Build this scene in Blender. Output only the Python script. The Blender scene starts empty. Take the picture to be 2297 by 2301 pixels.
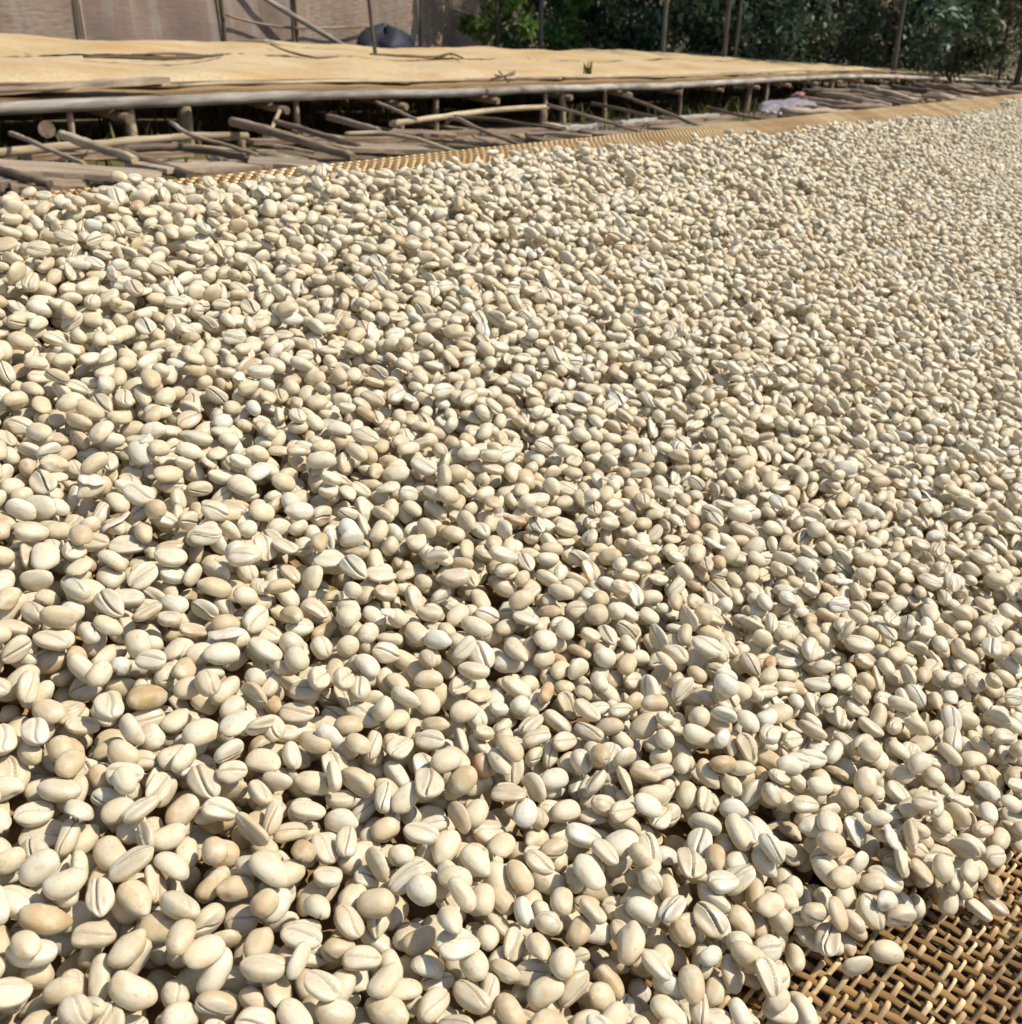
import bpy, math, random
import numpy as np
from mathutils import Vector, Matrix, Euler

R = math.radians
rng = np.random.default_rng(7)
random.seed(7)
scene = bpy.context.scene
col = scene.collection

# ------------------------------------------------------------------ camera
EYE = np.array([0.0, 0.0, 1.15])
PITCH = R(26.0)
FPX, CX, CY = 2300.0, 1148.5, 1150.5          # focal length and centre in photograph pixels
cam = bpy.data.cameras.new('camera')
cam.sensor_fit = 'HORIZONTAL'
cam.sensor_width = 36.0
cam.lens = 36.0 * FPX / 2297.0
cam.clip_start = 0.01
cam.clip_end = 2000
cam.dof.use_dof = True
cam.dof.focus_distance = 0.30
cam.dof.aperture_fstop = 48.0
camera = bpy.data.objects.new('camera', cam)
camera.location = EYE
camera.rotation_euler = (math.pi / 2 - PITCH, 0, 0)
col.objects.link(camera)
scene.camera = camera

# ------------------------------------------------------------------ light
SUN_EL, SUN_AZ = R(51), R(92)                # azimuth clockwise from +Y (the view direction)
world = bpy.data.worlds.new('World')
scene.world = world
world.use_nodes = True
wn = world.node_tree.nodes
wn.clear()
sky = wn.new('ShaderNodeTexSky')
sky.sky_type = 'NISHITA'
sky.sun_disc = False
sky.sun_elevation = SUN_EL
sky.sun_rotation = SUN_AZ
bg = wn.new('ShaderNodeBackground')
bg.inputs['Strength'].default_value = 0.13
wo = wn.new('ShaderNodeOutputWorld')
world.node_tree.links.new(sky.outputs[0], bg.inputs[0])
world.node_tree.links.new(bg.outputs[0], wo.inputs[0])
sd = bpy.data.lights.new('sun', 'SUN')
sd.energy = 4.15
sd.angle = R(0.9)
sd.color = (1.0, 0.92, 0.79)
sun = bpy.data.objects.new('sun', sd)
to_sun = Vector((math.sin(SUN_AZ) * math.cos(SUN_EL), math.cos(SUN_AZ) * math.cos(SUN_EL), math.sin(SUN_EL)))
sun.rotation_euler = to_sun.to_track_quat('Z', 'Y').to_euler()
sun.location = (6, -4, 8)
col.objects.link(sun)
vs = scene.view_settings
vs.view_transform = 'Standard'
vs.look = 'None'
vs.exposure = 0.17
vs.gamma = 1.0
vs.use_curve_mapping = False
cy_ = scene.cycles
cy_.max_bounces = 4
cy_.diffuse_bounces = 3
cy_.glossy_bounces = 2
cy_.transmission_bounces = 2
cy_.use_adaptive_sampling = True
cy_.adaptive_threshold = 0.03

# ------------------------------------------------------------------ geometry helpers
sp, cp = math.sin(PITCH), math.cos(PITCH)


def ray(x, y):
    u, v = (x - CX) / FPX, (y - CY) / FPX
    return np.array([u, cp - v * sp, -sp - v * cp])


def at(x, y, depth):
    """world point seen at photograph pixel x, y at that depth"""
    return EYE + ray(x, y) * depth


def at_height(x, y, z):
    r = ray(x, y)
    return EYE + r * ((z - EYE[2]) / r[2])


def project(P):
    d = np.atleast_2d(P) - EYE
    zc = d[:, 1] * cp - d[:, 2] * sp
    yc = -d[:, 1] * sp - d[:, 2] * cp
    return CX + FPX * d[:, 0] / zc, CY + FPX * yc / zc, zc


def nrm(v):
    v = np.asarray(v, float)
    return v / np.linalg.norm(v)


class MB:
    """collects vertices, faces and a grain coordinate, then builds one mesh object"""
    def __init__(self):
        self.v, self.f, self.g, self.n = [], [], [], 0

    def add(self, v, f, g=None):
        v = np.asarray(v, float)
        self.v.append(v)
        self.f += [tuple(i + self.n for i in q) for q in f]
        self.g.append(np.zeros_like(v) if g is None else np.asarray(g, float))
        self.n += len(v)

    def tube(self, pts, rad, sides=8, wob=0.0, seg=None, flat=1.0, up=None):
        pts = np.asarray(pts, float)
        rad = np.broadcast_to(np.asarray(rad, float), (len(pts),)).copy()
        if seg:
            t = np.linspace(0, len(pts) - 1, seg + 1)
            i0 = np.clip(t.astype(int), 0, len(pts) - 2)
            w = (t - i0)[:, None]
            # Catmull-Rom through the control points
            P = np.vstack([2 * pts[0] - pts[1], pts, 2 * pts[-1] - pts[-2]])
            a, b, c, d = P[i0], P[i0 + 1], P[i0 + 2], P[i0 + 3]
            rad = rad[i0] * (1 - w[:, 0]) + rad[i0 + 1] * w[:, 0]
            pts = 0.5 * (2 * b + (c - a) * w + (2 * a - 5 * b + 4 * c - d) * w ** 2 + (3 * b - a - 3 * c + d) * w ** 3)
        if wob:
            pts = pts + np.cumsum(rng.normal(0, wob, pts.shape), 0) * 0.5 + rng.normal(0, wob * .4, pts.shape)
            rad = rad * (1 + rng.normal(0, .05, len(rad)))
        T = np.gradient(pts, axis=0)
        T /= np.linalg.norm(T, axis=1)[:, None] + 1e-12
        u0 = np.array([0, 0, 1.0]) if up is None else np.asarray(up, float)
        if abs(T[0] @ u0) > .95:
            u0 = np.array([1.0, 0, 0])
        L = np.r_[0, np.cumsum(np.linalg.norm(np.diff(pts, axis=0), axis=1))]
        ang = np.linspace(0, 2 * np.pi, sides, endpoint=False)
        V, G = [], []
        for i, p in enumerate(pts):
            s = nrm(np.cross(T[i], u0))
            n = np.cross(s, T[i])
            ring = p + rad[i] * (np.cos(ang)[:, None] * s + flat * np.sin(ang)[:, None] * n)
            V.append(ring)
            G.append(np.c_[np.full(sides, L[i]), np.cos(ang) * rad[i], np.sin(ang) * rad[i]])
        F = []
        for i in range(len(pts) - 1):
            for j in range(sides):
                k = (j + 1) % sides
                F.append((i * sides + j, i * sides + k, (i + 1) * sides + k, (i + 1) * sides + j))
        F.append(tuple(range(sides))[::-1])
        m = (len(pts) - 1) * sides
        F.append(tuple(m + j for j in range(sides)))
        self.add(np.vstack(V), F, np.vstack(G))
        return self

    def board(self, p0, p1, w, th, up=(0, 0, 1), seg=8, rough=0.0, taper=1.0, sag=0.0):
        p0, p1 = np.asarray(p0, float), np.asarray(p1, float)
        t = nrm(p1 - p0)
        s = nrm(np.cross(t, up))
        n = np.cross(s, t)
        Lg = np.linalg.norm(p1 - p0)
        V, G = [], []
        for i in range(seg + 1):
            q = i / seg
            ww = w * (1 + (taper - 1) * q) / 2
            c = p0 + (p1 - p0) * q - n * sag * math.sin(math.pi * q)
            e = rng.normal(0, rough, 4)
            off = (rng.normal(0, rough * 2) if i in (0, seg) else 0)
            for k, (a, b) in enumerate(((-1, -1), (1, -1), (1, 1), (-1, 1))):
                V.append(c + s * (a * ww + e[(k + 1) // 2 % 2] * (1 if a > 0 else -1)) + n * (b * th / 2 + e[2] * .3) + t * off * a)
                G.append((q * Lg, a * ww, b * th / 2))
        F = []
        for i in range(seg):
            for j in range(4):
                k = (j + 1) % 4
                F.append((i * 4 + j, i * 4 + k, (i + 1) * 4 + k, (i + 1) * 4 + j))
        F += [(3, 2, 1, 0), tuple(seg * 4 + j for j in range(4))]
        self.add(V, F, G)
        return self

    def build(self, name, mat, parent=None, smooth=False, base=None):
        v = np.vstack(self.v)
        g = np.vstack(self.g)
        if base is None:
            base = np.array([(v[:, 0].min() + v[:, 0].max()) / 2, (v[:, 1].min() + v[:, 1].max()) / 2, v[:, 2].min()])
        me = bpy.data.meshes.new(name)
        me.from_pydata((v - base).tolist(), [], self.f)
        a = me.attributes.new('grain', 'FLOAT_VECTOR', 'POINT')
        a.data.foreach_set('vector', g.astype(np.float32).ravel())
        me.materials.append(mat)
        if smooth:
            me.polygons.foreach_set('use_smooth', [len(q) <= 4 for q in self.f])
        o = bpy.data.objects.new(name, me)
        if parent is not None:
            o.parent = parent
            base = np.asarray(base) - np.array(parent.location)
        o.location = base
        col.objects.link(o)
        return o


def tag(o, label=None, cat=None, group=None, kind=None):
    if label: o['label'] = label
    if cat: o['category'] = cat
    if group: o['group'] = group
    if kind: o['kind'] = kind
    return o


def empty(name, loc, label, cat, group=None):
    o = bpy.data.objects.new(name, None)
    o.location = loc
    o.empty_display_size = .05
    col.objects.link(o)
    return tag(o, label, cat, group)


# ------------------------------------------------------------------ materials
class NT:
    def __init__(self, name):
        self.m = bpy.data.materials.new(name)
        self.m.use_nodes = True
        self.t = self.m.node_tree
        self.t.nodes.clear()
        self.out = self.t.nodes.new('ShaderNodeOutputMaterial')
        self.b = self.n('ShaderNodeBsdfPrincipled')
        self.l(self.b.outputs[0], self.out.inputs[0])

    def n(self, kind, **kw):
        x = self.t.nodes.new(kind)
        for k, v in kw.items():
            if k in x.inputs:
                x.inputs[k].default_value = v
            else:
                setattr(x, k, v)
        return x

    def l(self, a, b):
        self.t.links.new(a, b)

    def ramp(self, fac, stops, interp='LINEAR'):
        r = self.n('ShaderNodeValToRGB')
        r.color_ramp.interpolation = interp
        e = r.color_ramp.elements
        while len(e) < len(stops):
            e.new(0.5)
        for el, (p, c) in zip(e, stops):
            el.position = p
            el.color = (*c, 1) if len(c) == 3 else c
        self.l(fac, r.inputs[0])
        return r.outputs[0]

    def mix(self, a, b, fac, mode='MIX'):
        x = self.n('ShaderNodeMix', data_type='RGBA', blend_type=mode)
        for s, v in ((x.inputs[6], a), (x.inputs[7], b), (x.inputs[0], fac)):
            if hasattr(v, 'links'):
                self.l(v, s)
            else:
                s.default_value = (*v, 1) if isinstance(v, tuple) else v
        return x.outputs[2]

    def noise(self, vec, scale, detail=4, rough=.55, dims='3D'):
        x = self.n('ShaderNodeTexNoise', noise_dimensions=dims)
        x.inputs['Scale'].default_value = scale
        x.inputs['Detail'].default_value = detail
        x.inputs['Roughness'].default_value = rough
        if vec is not None:
            self.l(vec, x.inputs['Vector'])
        return x.outputs[0]

    def mapping(self, vec, scale=(1, 1, 1), loc=(0, 0, 0)):
        x = self.n('ShaderNodeMapping')
        x.inputs['Scale'].default_value = scale
        x.inputs['Location'].default_value = loc
        self.l(vec, x.inputs['Vector'])
        return x.outputs[0]

    def bump(self, h, strength, dist, normal=None):
        x = self.n('ShaderNodeBump')
        x.inputs['Strength'].default_value = strength
        x.inputs['Distance'].default_value = dist
        self.l(h, x.inputs['Height'])
        if normal is not None:
            self.l(normal, x.inputs['Normal'])
        return x.outputs[0]

    def done(self, base=None, rough=None, normal=None, spec=.3):
        b = self.b
        if base is not None:
            if hasattr(base, 'links'): self.l(base, b.inputs['Base Color'])
            else: b.inputs['Base Color'].default_value = (*base, 1)
        if rough is not None:
            if hasattr(rough, 'links'): self.l(rough, b.inputs['Roughness'])
            else: b.inputs['Roughness'].default_value = rough
        if normal is not None: self.l(normal, b.inputs['Normal'])
        b.inputs['Specular IOR Level'].default_value = spec
        return self.m


def wood(name, dark, light, stain=(.05, .04, .03), stain_amt=.35, spec=.2):
    k = NT(name)
    at_ = k.n('ShaderNodeAttribute', attribute_name='grain').outputs['Vector']
    oi = k.n('ShaderNodeObjectInfo')
    off = k.n('ShaderNodeVectorMath', operation='SCALE')
    cmb = k.n('ShaderNodeCombineXYZ')
    k.l(oi.outputs['Random'], cmb.inputs[0])
    k.l(cmb.outputs[0], off.inputs[0])
    off.inputs['Scale'].default_value = 37.0
    ad = k.n('ShaderNodeVectorMath', operation='ADD')
    k.l(at_, ad.inputs[0])
    k.l(off.outputs[0], ad.inputs[1])
    v = ad.outputs[0]
    fine = k.noise(k.mapping(v, (5, 75, 75)), 1.0, 6, .68)
    big = k.noise(k.mapping(v, (3, 14, 14)), 1.0, 4, .6)
    c = k.ramp(fine, [(.36, dark), (.64, light)])
    c = k.mix(c, stain, k.ramp(big, [(.42, (0, 0, 0)), (.66, (min(1, stain_amt * 1.5),) * 3)]))
    hv = k.n('ShaderNodeHueSaturation')
    k.l(c, hv.inputs['Color'])
    mr = k.n('ShaderNodeMapRange')
    mr.inputs['To Min'].default_value = .75
    mr.inputs['To Max'].default_value = 1.25
    k.l(oi.outputs['Random'], mr.inputs[0])
    k.l(mr.outputs[0], hv.inputs['Value'])
    return k.done(hv.outputs[0], .8, k.bump(fine, .6, .003), spec)


M = {}
M['grey_wood'] = wood('weathered_grey_wood', (.28, .205, .135), (.50, .39, .275))
M['brown_wood'] = wood('brown_wood', (.18, .12, .073), (.41, .295, .195))
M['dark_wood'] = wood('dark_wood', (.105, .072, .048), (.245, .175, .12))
M['pale_wood'] = wood('pale_pole_wood', (.33, .30, .25), (.58, .54, .46), (.14, .12, .10), .5)
M['pole_grey'] = wood('weathered_pole', (.33, .29, .245), (.53, .48, .41), (.16, .135, .11), .5)
M['bamboo'] = wood('dry_bamboo', (.34, .26, .15), (.56, .46, .30), (.18, .13, .08), .5, .35)
M['bark'] = wood('tree_bark', (.05, .04, .03), (.17, .14, .11))
M['pale_bark'] = wood('pale_tree_bark', (.09, .09, .078), (.21, .205, .18))
M['strand'] = wood('split_cane_pale', (.55, .40, .20), (.78, .62, .36), (.36, .20, .08), .6, .2)
M['rod'] = wood('split_cane_brown', (.20, .11, .04), (.42, .26, .105), (.14, .075, .028), .7, .2)


def mat_bean():
    k = NT('coffee_parchment')
    oi = k.n('ShaderNodeObjectInfo')
    rnd = oi.outputs['Random']
    tc = k.n('ShaderNodeTexCoord').outputs['Object']
    wn_ = k.n('ShaderNodeTexWhiteNoise', noise_dimensions='1D')
    k.l(rnd, wn_.inputs['W'])
    r2 = wn_.outputs[0]
    cmb = k.n('ShaderNodeCombineXYZ')
    k.l(rnd, cmb.inputs[0]); k.l(r2, cmb.inputs[1])
    sc = k.n('ShaderNodeVectorMath', operation='SCALE')
    k.l(cmb.outputs[0], sc.inputs[0]); sc.inputs['Scale'].default_value = 9.0
    ad = k.n('ShaderNodeVectorMath', operation='ADD')
    k.l(tc, ad.inputs[0]); k.l(sc.outputs[0], ad.inputs[1])
    v = ad.outputs[0]
    base = k.ramp(rnd, [(0, (.44, .30, .14)), (.02, (.54, .41, .24)), (.25, (.605, .495, .315)), (.55, (.645, .545, .362)),
                        (.82, (.69, .605, .43)), (.95, (.67, .615, .475)), (.99, (.66, .635, .53)), (1.0, (.46, .23, .07))])
    nz = k.n('ShaderNodeTexNoise')
    nz.inputs['Scale'].default_value = 210
    nz.inputs['Detail'].default_value = 2
    k.l(v, nz.inputs['Vector'])
    sp_ = k.n('ShaderNodeSeparateColor')
    k.l(nz.outputs['Color'], sp_.inputs[0])
    blot, tan, grn = sp_.outputs[0], sp_.outputs[1], sp_.outputs[2]
    c = k.mix(base, (.72, .655, .50), k.ramp(blot, [(.5, (0, 0, 0)), (.70, (.6,) * 3)]))
    c = k.mix(c, (.52, .355, .18), k.ramp(tan, [(.53, (0, 0, 0)), (.74, (.5,) * 3)]))
    c = k.mix(c, (.57, .575, .44), k.ramp(grn, [(.53, (0, 0, 0)), (.70, (.5,) * 3)]))
    spk = k.noise(v, 900, 1, .5)
    c = k.mix(c, (.36, .25, .13), k.ramp(spk, [(.66, (0, 0, 0)), (.76, (.5,) * 3)]))
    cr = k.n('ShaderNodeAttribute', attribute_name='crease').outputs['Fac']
    fl = k.n('ShaderNodeAttribute', attribute_name='flatside').outputs['Fac']
    c = k.mix(c, (.60, .565, .46), k.ramp(fl, [(0, (0, 0, 0)), (1, (.3,) * 3)]))
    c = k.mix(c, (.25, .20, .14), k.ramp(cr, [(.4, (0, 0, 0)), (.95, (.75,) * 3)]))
    wr = k.noise(k.mapping(v, (160, 420, 420)), 1.0, 3, .6)
    rg = k.ramp(fl, [(0, (.52,) * 3), (1, (.36,) * 3)])
    return k.done(c, rg, k.bump(wr, .24, .0009), .4)


M['bean'] = mat_bean()


def mat_flake():
    k = NT('parchment_flake_skin')
    tc = k.n('ShaderNodeTexCoord').outputs['Object']
    c = k.ramp(k.noise(tc, 500, 3), [(.3, (.56, .49, .37)), (.7, (.78, .73, .62))])
    return k.done(c, .5, None, .35)


M['flake'] = mat_flake()


def mat_farbeans():
    k = NT('far_coffee_layer')
    tc = k.n('ShaderNodeTexCoord').outputs['Object']
    vo = k.n('ShaderNodeTexVoronoi')
    vo.inputs['Scale'].default_value = 95
    k.l(tc, vo.inputs['Vector'])
    sep = k.n('ShaderNodeSeparateColor')
    k.l(vo.outputs['Color'], sep.inputs[0])
    c = k.ramp(sep.outputs[0], [(0, (.46, .33, .175)), (.5, (.55, .42, .24)), (1, (.64, .51, .31))])
    big = k.noise(tc, 1.3, 4, .6)
    c = k.mix(c, (.47, .275, .10), k.ramp(big, [(.44, (0, 0, 0)), (.66, (.75,) * 3)]))
    big2 = k.noise(k.mapping(tc, (1, 1, 1), (5, 3, 1)), 2.1, 3, .6)
    c = k.mix(c, (.56, .47, .29), k.ramp(big2, [(.5, (0, 0, 0)), (.7, (.6,) * 3)]))
    h = k.n('ShaderNodeMath', operation='MULTIPLY')
    k.l(vo.outputs['Distance'], h.inputs[0]); h.inputs[1].default_value = -1
    return k.done(c, .75, k.bump(h.outputs[0], .5, .006), .2)


M['farbeans'] = mat_farbeans()


def mat_ground():
    k = NT('earth')
    tc = k.n('ShaderNodeTexCoord').outputs['Object']
    a = k.noise(tc, 3.0, 8, .65)
    b = k.noise(tc, .5, 4, .6)
    c = k.ramp(a, [(.25, (.07, .05, .035)), (.5, (.17, .125, .085)), (.75, (.28, .215, .15))])
    c = k.mix(c, (.10, .11, .03), k.ramp(b, [(.48, (0, 0, 0)), (.62, (.8,) * 3)]))
    return k.done(c, .95, k.bump(a, .8, .05), .1)


M['ground'] = mat_ground()


def mat_matsheet():
    k = NT('woven_mat_sheet')
    tc = k.n('ShaderNodeTexCoord').outputs['Object']
    a = k.noise(k.mapping(tc, (160, 160, 160)), 1.0, 2)
    c = k.ramp(a, [(.35, (.20, .12, .05)), (.65, (.42, .28, .13))])
    return k.done(c, .7, k.bump(a, .6, .002), .2)


M['matsheet'] = mat_matsheet()


def mat_fence():
    k = NT('weathered_cane_matting')
    at_ = k.n('ShaderNodeAttribute', attribute_name='grain').outputs['Vector']
    oi = k.n('ShaderNodeObjectInfo').outputs['Random']
    fine = k.noise(k.mapping(at_, (7, 7, 60)), 1.0, 5, .65)
    vert = k.noise(k.mapping(at_, (7, 7, .8)), 1.0, 3, .6)
    big = k.noise(at_, 1.6, 3, .6)
    c = k.ramp(fine, [(.32, (.15, .11, .078)), (.5, (.29, .222, .163)), (.68, (.43, .35, .265))])
    c = k.mix(c, (.235, .17, .14), k.ramp(oi, [(.3, (0, 0, 0)), (.7, (.75,) * 3)]))
    c = k.mix(c, (.36, .34, .31), k.ramp(vert, [(.5, (0, 0, 0)), (.7, (.5,) * 3)]))
    c = k.mix(c, (.13, .11, .095), k.ramp(big, [(.5, (0, 0, 0)), (.72, (.55,) * 3)]))
    return k.done(c, .9, k.bump(fine, .5, .01), .1)


M['fence'] = mat_fence()


def mat_leaf(name, a, b, c_):
    k = NT(name)
    tone = k.n('ShaderNodeAttribute', attribute_name='tone').outputs['Fac']
    c = k.ramp(tone, [(0, a), (.6, b), (1, c_)])
    m = k.done(c, .5, None, .35)
    tr = k.n('ShaderNodeBsdfTranslucent')
    k.l(c, tr.inputs[0])
    mx = k.n('ShaderNodeMixShader')
    mx.inputs[0].default_value = .25
    k.l(k.b.outputs[0], mx.inputs[1]); k.l(tr.outputs[0], mx.inputs[2])
    k.l(mx.outputs[0], k.out.inputs[0])
    return m


M['leaf_mid'] = mat_leaf('leaf_mid_green', (.024, .044, .02), (.052, .088, .036), (.10, .15, .065))
M['leaf_blue'] = mat_leaf('leaf_blue_green', (.04, .075, .045), (.10, .16, .10), (.20, .28, .19))
M['leaf_olive'] = mat_leaf('leaf_olive', (.03, .04, .018), (.065, .082, .03), (.13, .14, .05))
M['leaf_bright'] = mat_leaf('leaf_bright_green', (.045, .10, .018), (.11, .21, .04), (.22, .32, .08))


def plain(name, c, rough=.7, noise=.0, scale=20, spec=.3):
    k = NT(name)
    if noise:
        tc = k.n('ShaderNodeTexCoord').outputs['Object']
        n = k.noise(tc, scale, 4)
        base = k.ramp(n, [(.3, tuple(x * (1 - noise) for x in c)), (.7, tuple(min(1, x * (1 + noise)) for x in c))])
        return k.done(base, rough, k.bump(n, .4, .01), spec)
    return k.done(c, rough, None, spec)


M['tarp_blue'] = plain('dark_blue_tarp', (.022, .025, .038), .6, .5, 9)
M['sheet_lilac'] = plain('pale_lilac_plastic', (.27, .24, .25), .6, .45, 14)
M['red'] = plain('faded_red_cloth', (.40, .17, .16), .7, .3)
M['white'] = plain('dusty_white_plastic', (.52, .48, .42), .6, .2)
M['light_block'] = plain('dark_light_block', (.095, .065, .042), .9, .3, 300, .1)  # for the sheet added to darken the weave's holes
M['grass'] = mat_leaf('weed_blades', (.05, .07, .015), (.13, .14, .03), (.26, .22, .06))

# ------------------------------------------------------------------ layout of the hillside
D2 = nrm([.697, 1.087, 0])                     # the beds run this way
C2 = np.array([-D2[1], D2[0], 0])              # across them, towards the fence


def ground_z(x, y):
    t = x * D2[0] + y * D2[1]
    w = x * C2[0] + y * C2[1]
    t = np.clip(t, -30, 60)
    w = np.clip(w, -20, 40)
    far = np.clip((np.hypot(x, y) - 45) / 100, 0, 1)
    bank = np.clip((w - 1.0) / 1.3, 0, 1)
    bank = .50 * bank * bank * (3 - 2 * bank)
    return bank + .04 * w - .047 * np.where(t > 0, t, t * .3) + .04 * np.sin(x * 1.7 + y * .6) * np.cos(y * 1.3) * .6 + far * 22


gx = np.r_[np.linspace(-500, -20, 14)[:-1], np.linspace(-20, 40, 121), np.linspace(40, 500, 14)[1:]]
gy = np.r_[np.linspace(-500, -10, 14)[:-1], np.linspace(-10, 50, 121), np.linspace(50, 500, 14)[1:]]
XX, YY = np.meshgrid(gx, gy, indexing='ij')
ZZ = ground_z(XX, YY)
V = np.c_[XX.ravel(), YY.ravel(), ZZ.ravel()]
ni, nj = XX.shape
F = [(i * nj + j, (i + 1) * nj + j, (i + 1) * nj + j + 1, i * nj + j + 1) for i in range(ni - 1) for j in range(nj - 1)]
mb = MB(); mb.add(V, F)
tag(mb.build('ground', M['ground'], smooth=True, base=np.zeros(3)), kind='structure')

# ------------------------------------------------------------------ near drying bed: plane of the beans
KA, KB, KC, BL = -.0154, .0405, 35.7, .0110     # bean length in pixels over the photograph
n_c = np.array([KA * FPX, KB * FPX, KA * CX + KB * CY + KC])
mlen = np.linalg.norm(n_c)
BD = FPX * BL / mlen
BN = -(n_c[0] * np.array([1, 0, 0]) + n_c[1] * np.array([0, -sp, -cp]) + n_c[2] * np.array([0, cp, -sp])) / mlen
dv = ray(2750, 165)
E1 = nrm(dv - BN * (dv @ BN))
E2 = np.cross(BN, E1)
LAYER = .0165                                    # bean layer over the mat
O3 = EYE - BN * (BD + LAYER)                    # origin on the mat below the camera


def bed(u, v, h=0.0):
    u, v, h = np.broadcast_arrays(np.asarray(u, float), np.asarray(v, float), np.asarray(h, float))
    return O3 + u[..., None] * E1 + v[..., None] * E2 + h[..., None] * BN


BV0, BV1 = -.42, .449                           # bed edges across
BU0, BU1 = -1.3, 5.2


def border_low(u):
    u = np.asarray(u, float)
    b = .009 + np.interp(u, [0, .189, .23, .27, .304, .45], [.0, -.034, -.053, -.069, -.082, -.128])
    return b + .004 * np.sin(u * 61) + .003 * np.sin(u * 143 + 1)


def border_high(u):
    u = np.asarray(u, float)
    b = np.interp(u, [.24, .30, .38, .52, .63, .9, 1.3, 2.7], [.428, .421, .413, .410, .405, .400, .391, .365])
    return b + .004 * np.sin(u * 17 + 1) + .004 * np.sin(u * 53)


# ------------------------------------------------------------------ bean shapes
def bean_points(kind, nu, nv, seed):
    """unit-sphere grid turned into a parchment coffee bean lying flat side down (z up), metres"""
    r = np.random.default_rng(seed)
    th = np.linspace(0, np.pi, nv + 1)
    tau = np.linspace(-np.pi, np.pi, nu, endpoint=False) + np.pi / nu
    ph = 1.5 * np.pi + tau - .72 * np.sin(tau)   # finer mesh along the crease
    T, P = np.meshgrid(th, ph, indexing='ij')
    # poles on the long axis
    x = np.cos(T); y = np.sin(T) * np.cos(P); z = np.sin(T) * np.sin(P)
    a = r.uniform(4.8, 5.9) * 1e-3
    b = r.uniform(3.65, 4.3) * 1e-3
    up = r.uniform(3.0, 3.7) * 1e-3
    dn = r.uniform(1.7, 2.4) * 1e-3
    if kind == 'round':
        a = r.uniform(4.4, 5.0) * 1e-3; b = r.uniform(3.7, 4.1) * 1e-3; up = b * .95; dn = b * .8
    if kind == 'long':
        a = r.uniform(5.8, 6.5) * 1e-3; b = r.uniform(3.1, 3.6) * 1e-3; dn *= 1.15
    if kind == 'shell':
        up = r.uniform(2.2, 2.7) * 1e-3; dn = 1.3e-3; b *= 1.05
    sq = lambda q, e: np.sign(q) * np.abs(q) ** e
    X = a * sq(x, .82)
    Y = b * sq(y, .92)
    Zp = np.where(z > 0, up * np.abs(z) ** .95, -dn * np.abs(z) ** .7)
    Y = Y * (1 + r.uniform(-.10, .10) * x)
    Zp = Zp + r.uniform(-.25, .5) * 1e-3 * (x * x - .4) * (1 if kind != 'round' else .2)
    Y = Y + r.uniform(-.8, .8) * 1e-3 * (x * x - .4) * (1 if kind != 'round' else .3)
    # crease on the flat side
    cy_ = (.24 * np.sin(x * r.uniform(1.5, 2.8) + r.uniform(-.6, .6))) * b
    wdt = r.uniform(.06, .10) * b
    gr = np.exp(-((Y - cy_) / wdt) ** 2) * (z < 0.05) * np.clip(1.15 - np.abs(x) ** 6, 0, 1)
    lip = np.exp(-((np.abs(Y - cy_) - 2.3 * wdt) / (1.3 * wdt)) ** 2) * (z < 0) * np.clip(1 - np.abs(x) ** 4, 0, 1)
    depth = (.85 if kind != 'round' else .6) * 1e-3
    Zp = Zp + depth * gr - .22e-3 * lip
    if kind == 'shell':                          # papery skin standing open along the crease
        Zp = Zp - .7e-3 * np.exp(-((Y - cy_ - 2.0 * wdt) / (.9 * wdt)) ** 2) * (z < 0) * np.clip(1 - x ** 4, 0, 1) + .5e-3 * np.exp(-((Y + .4 * b) / (.35 * b)) ** 2) * (z < 0)
    # soft dents and wrinkles of the dry skin
    for _ in range(9):
        d = nrm(r.normal(size=3)); s = r.uniform(.25, .6); am = r.normal(0, .24 if kind != 'wrinkled' else .5) * 1e-3
        g = np.exp(-(1 - (x * d[0] + y * d[1] + z * d[2])) / (s * s))
        X = X + am * g * x; Y = Y + am * g * y; Zp = Zp + am * g * z
    if kind == 'cup':                            # half-empty skin, hollow below
        rho = np.clip((X / a) ** 2 + (Y / b) ** 2, 0, 1)
        Zp = np.where(z < 0, Zp + (up * .75 + dn) * (1 - rho) ** .8, Zp)
        gr = gr * 0
    wv = np.sin(P * r.integers(5, 9) + x * 2 + r.uniform(0, 6)) * np.sin(T) ** .5
    am = {'shell': .07, 'wrinkled': .11, 'cup': .08}.get(kind, .035) * 1e-3
    Y = Y + am * wv * y; Zp = Zp + am * wv * z
    if kind in ('round', 'wrinkled') or r.random() < .2:       # little pointed tip
        tip = np.clip((x - .80) / .2, 0, 1) ** 2
        X = X + (.4e-3 if kind != 'wrinkled' else 1.0e-3) * tip
    pts = np.stack([X, Y, Zp], -1)
    pts[..., 2] -= (up - dn) * .5
    flat = np.clip(-z * 1.6, 0, 1)
    return pts, gr, flat


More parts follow.
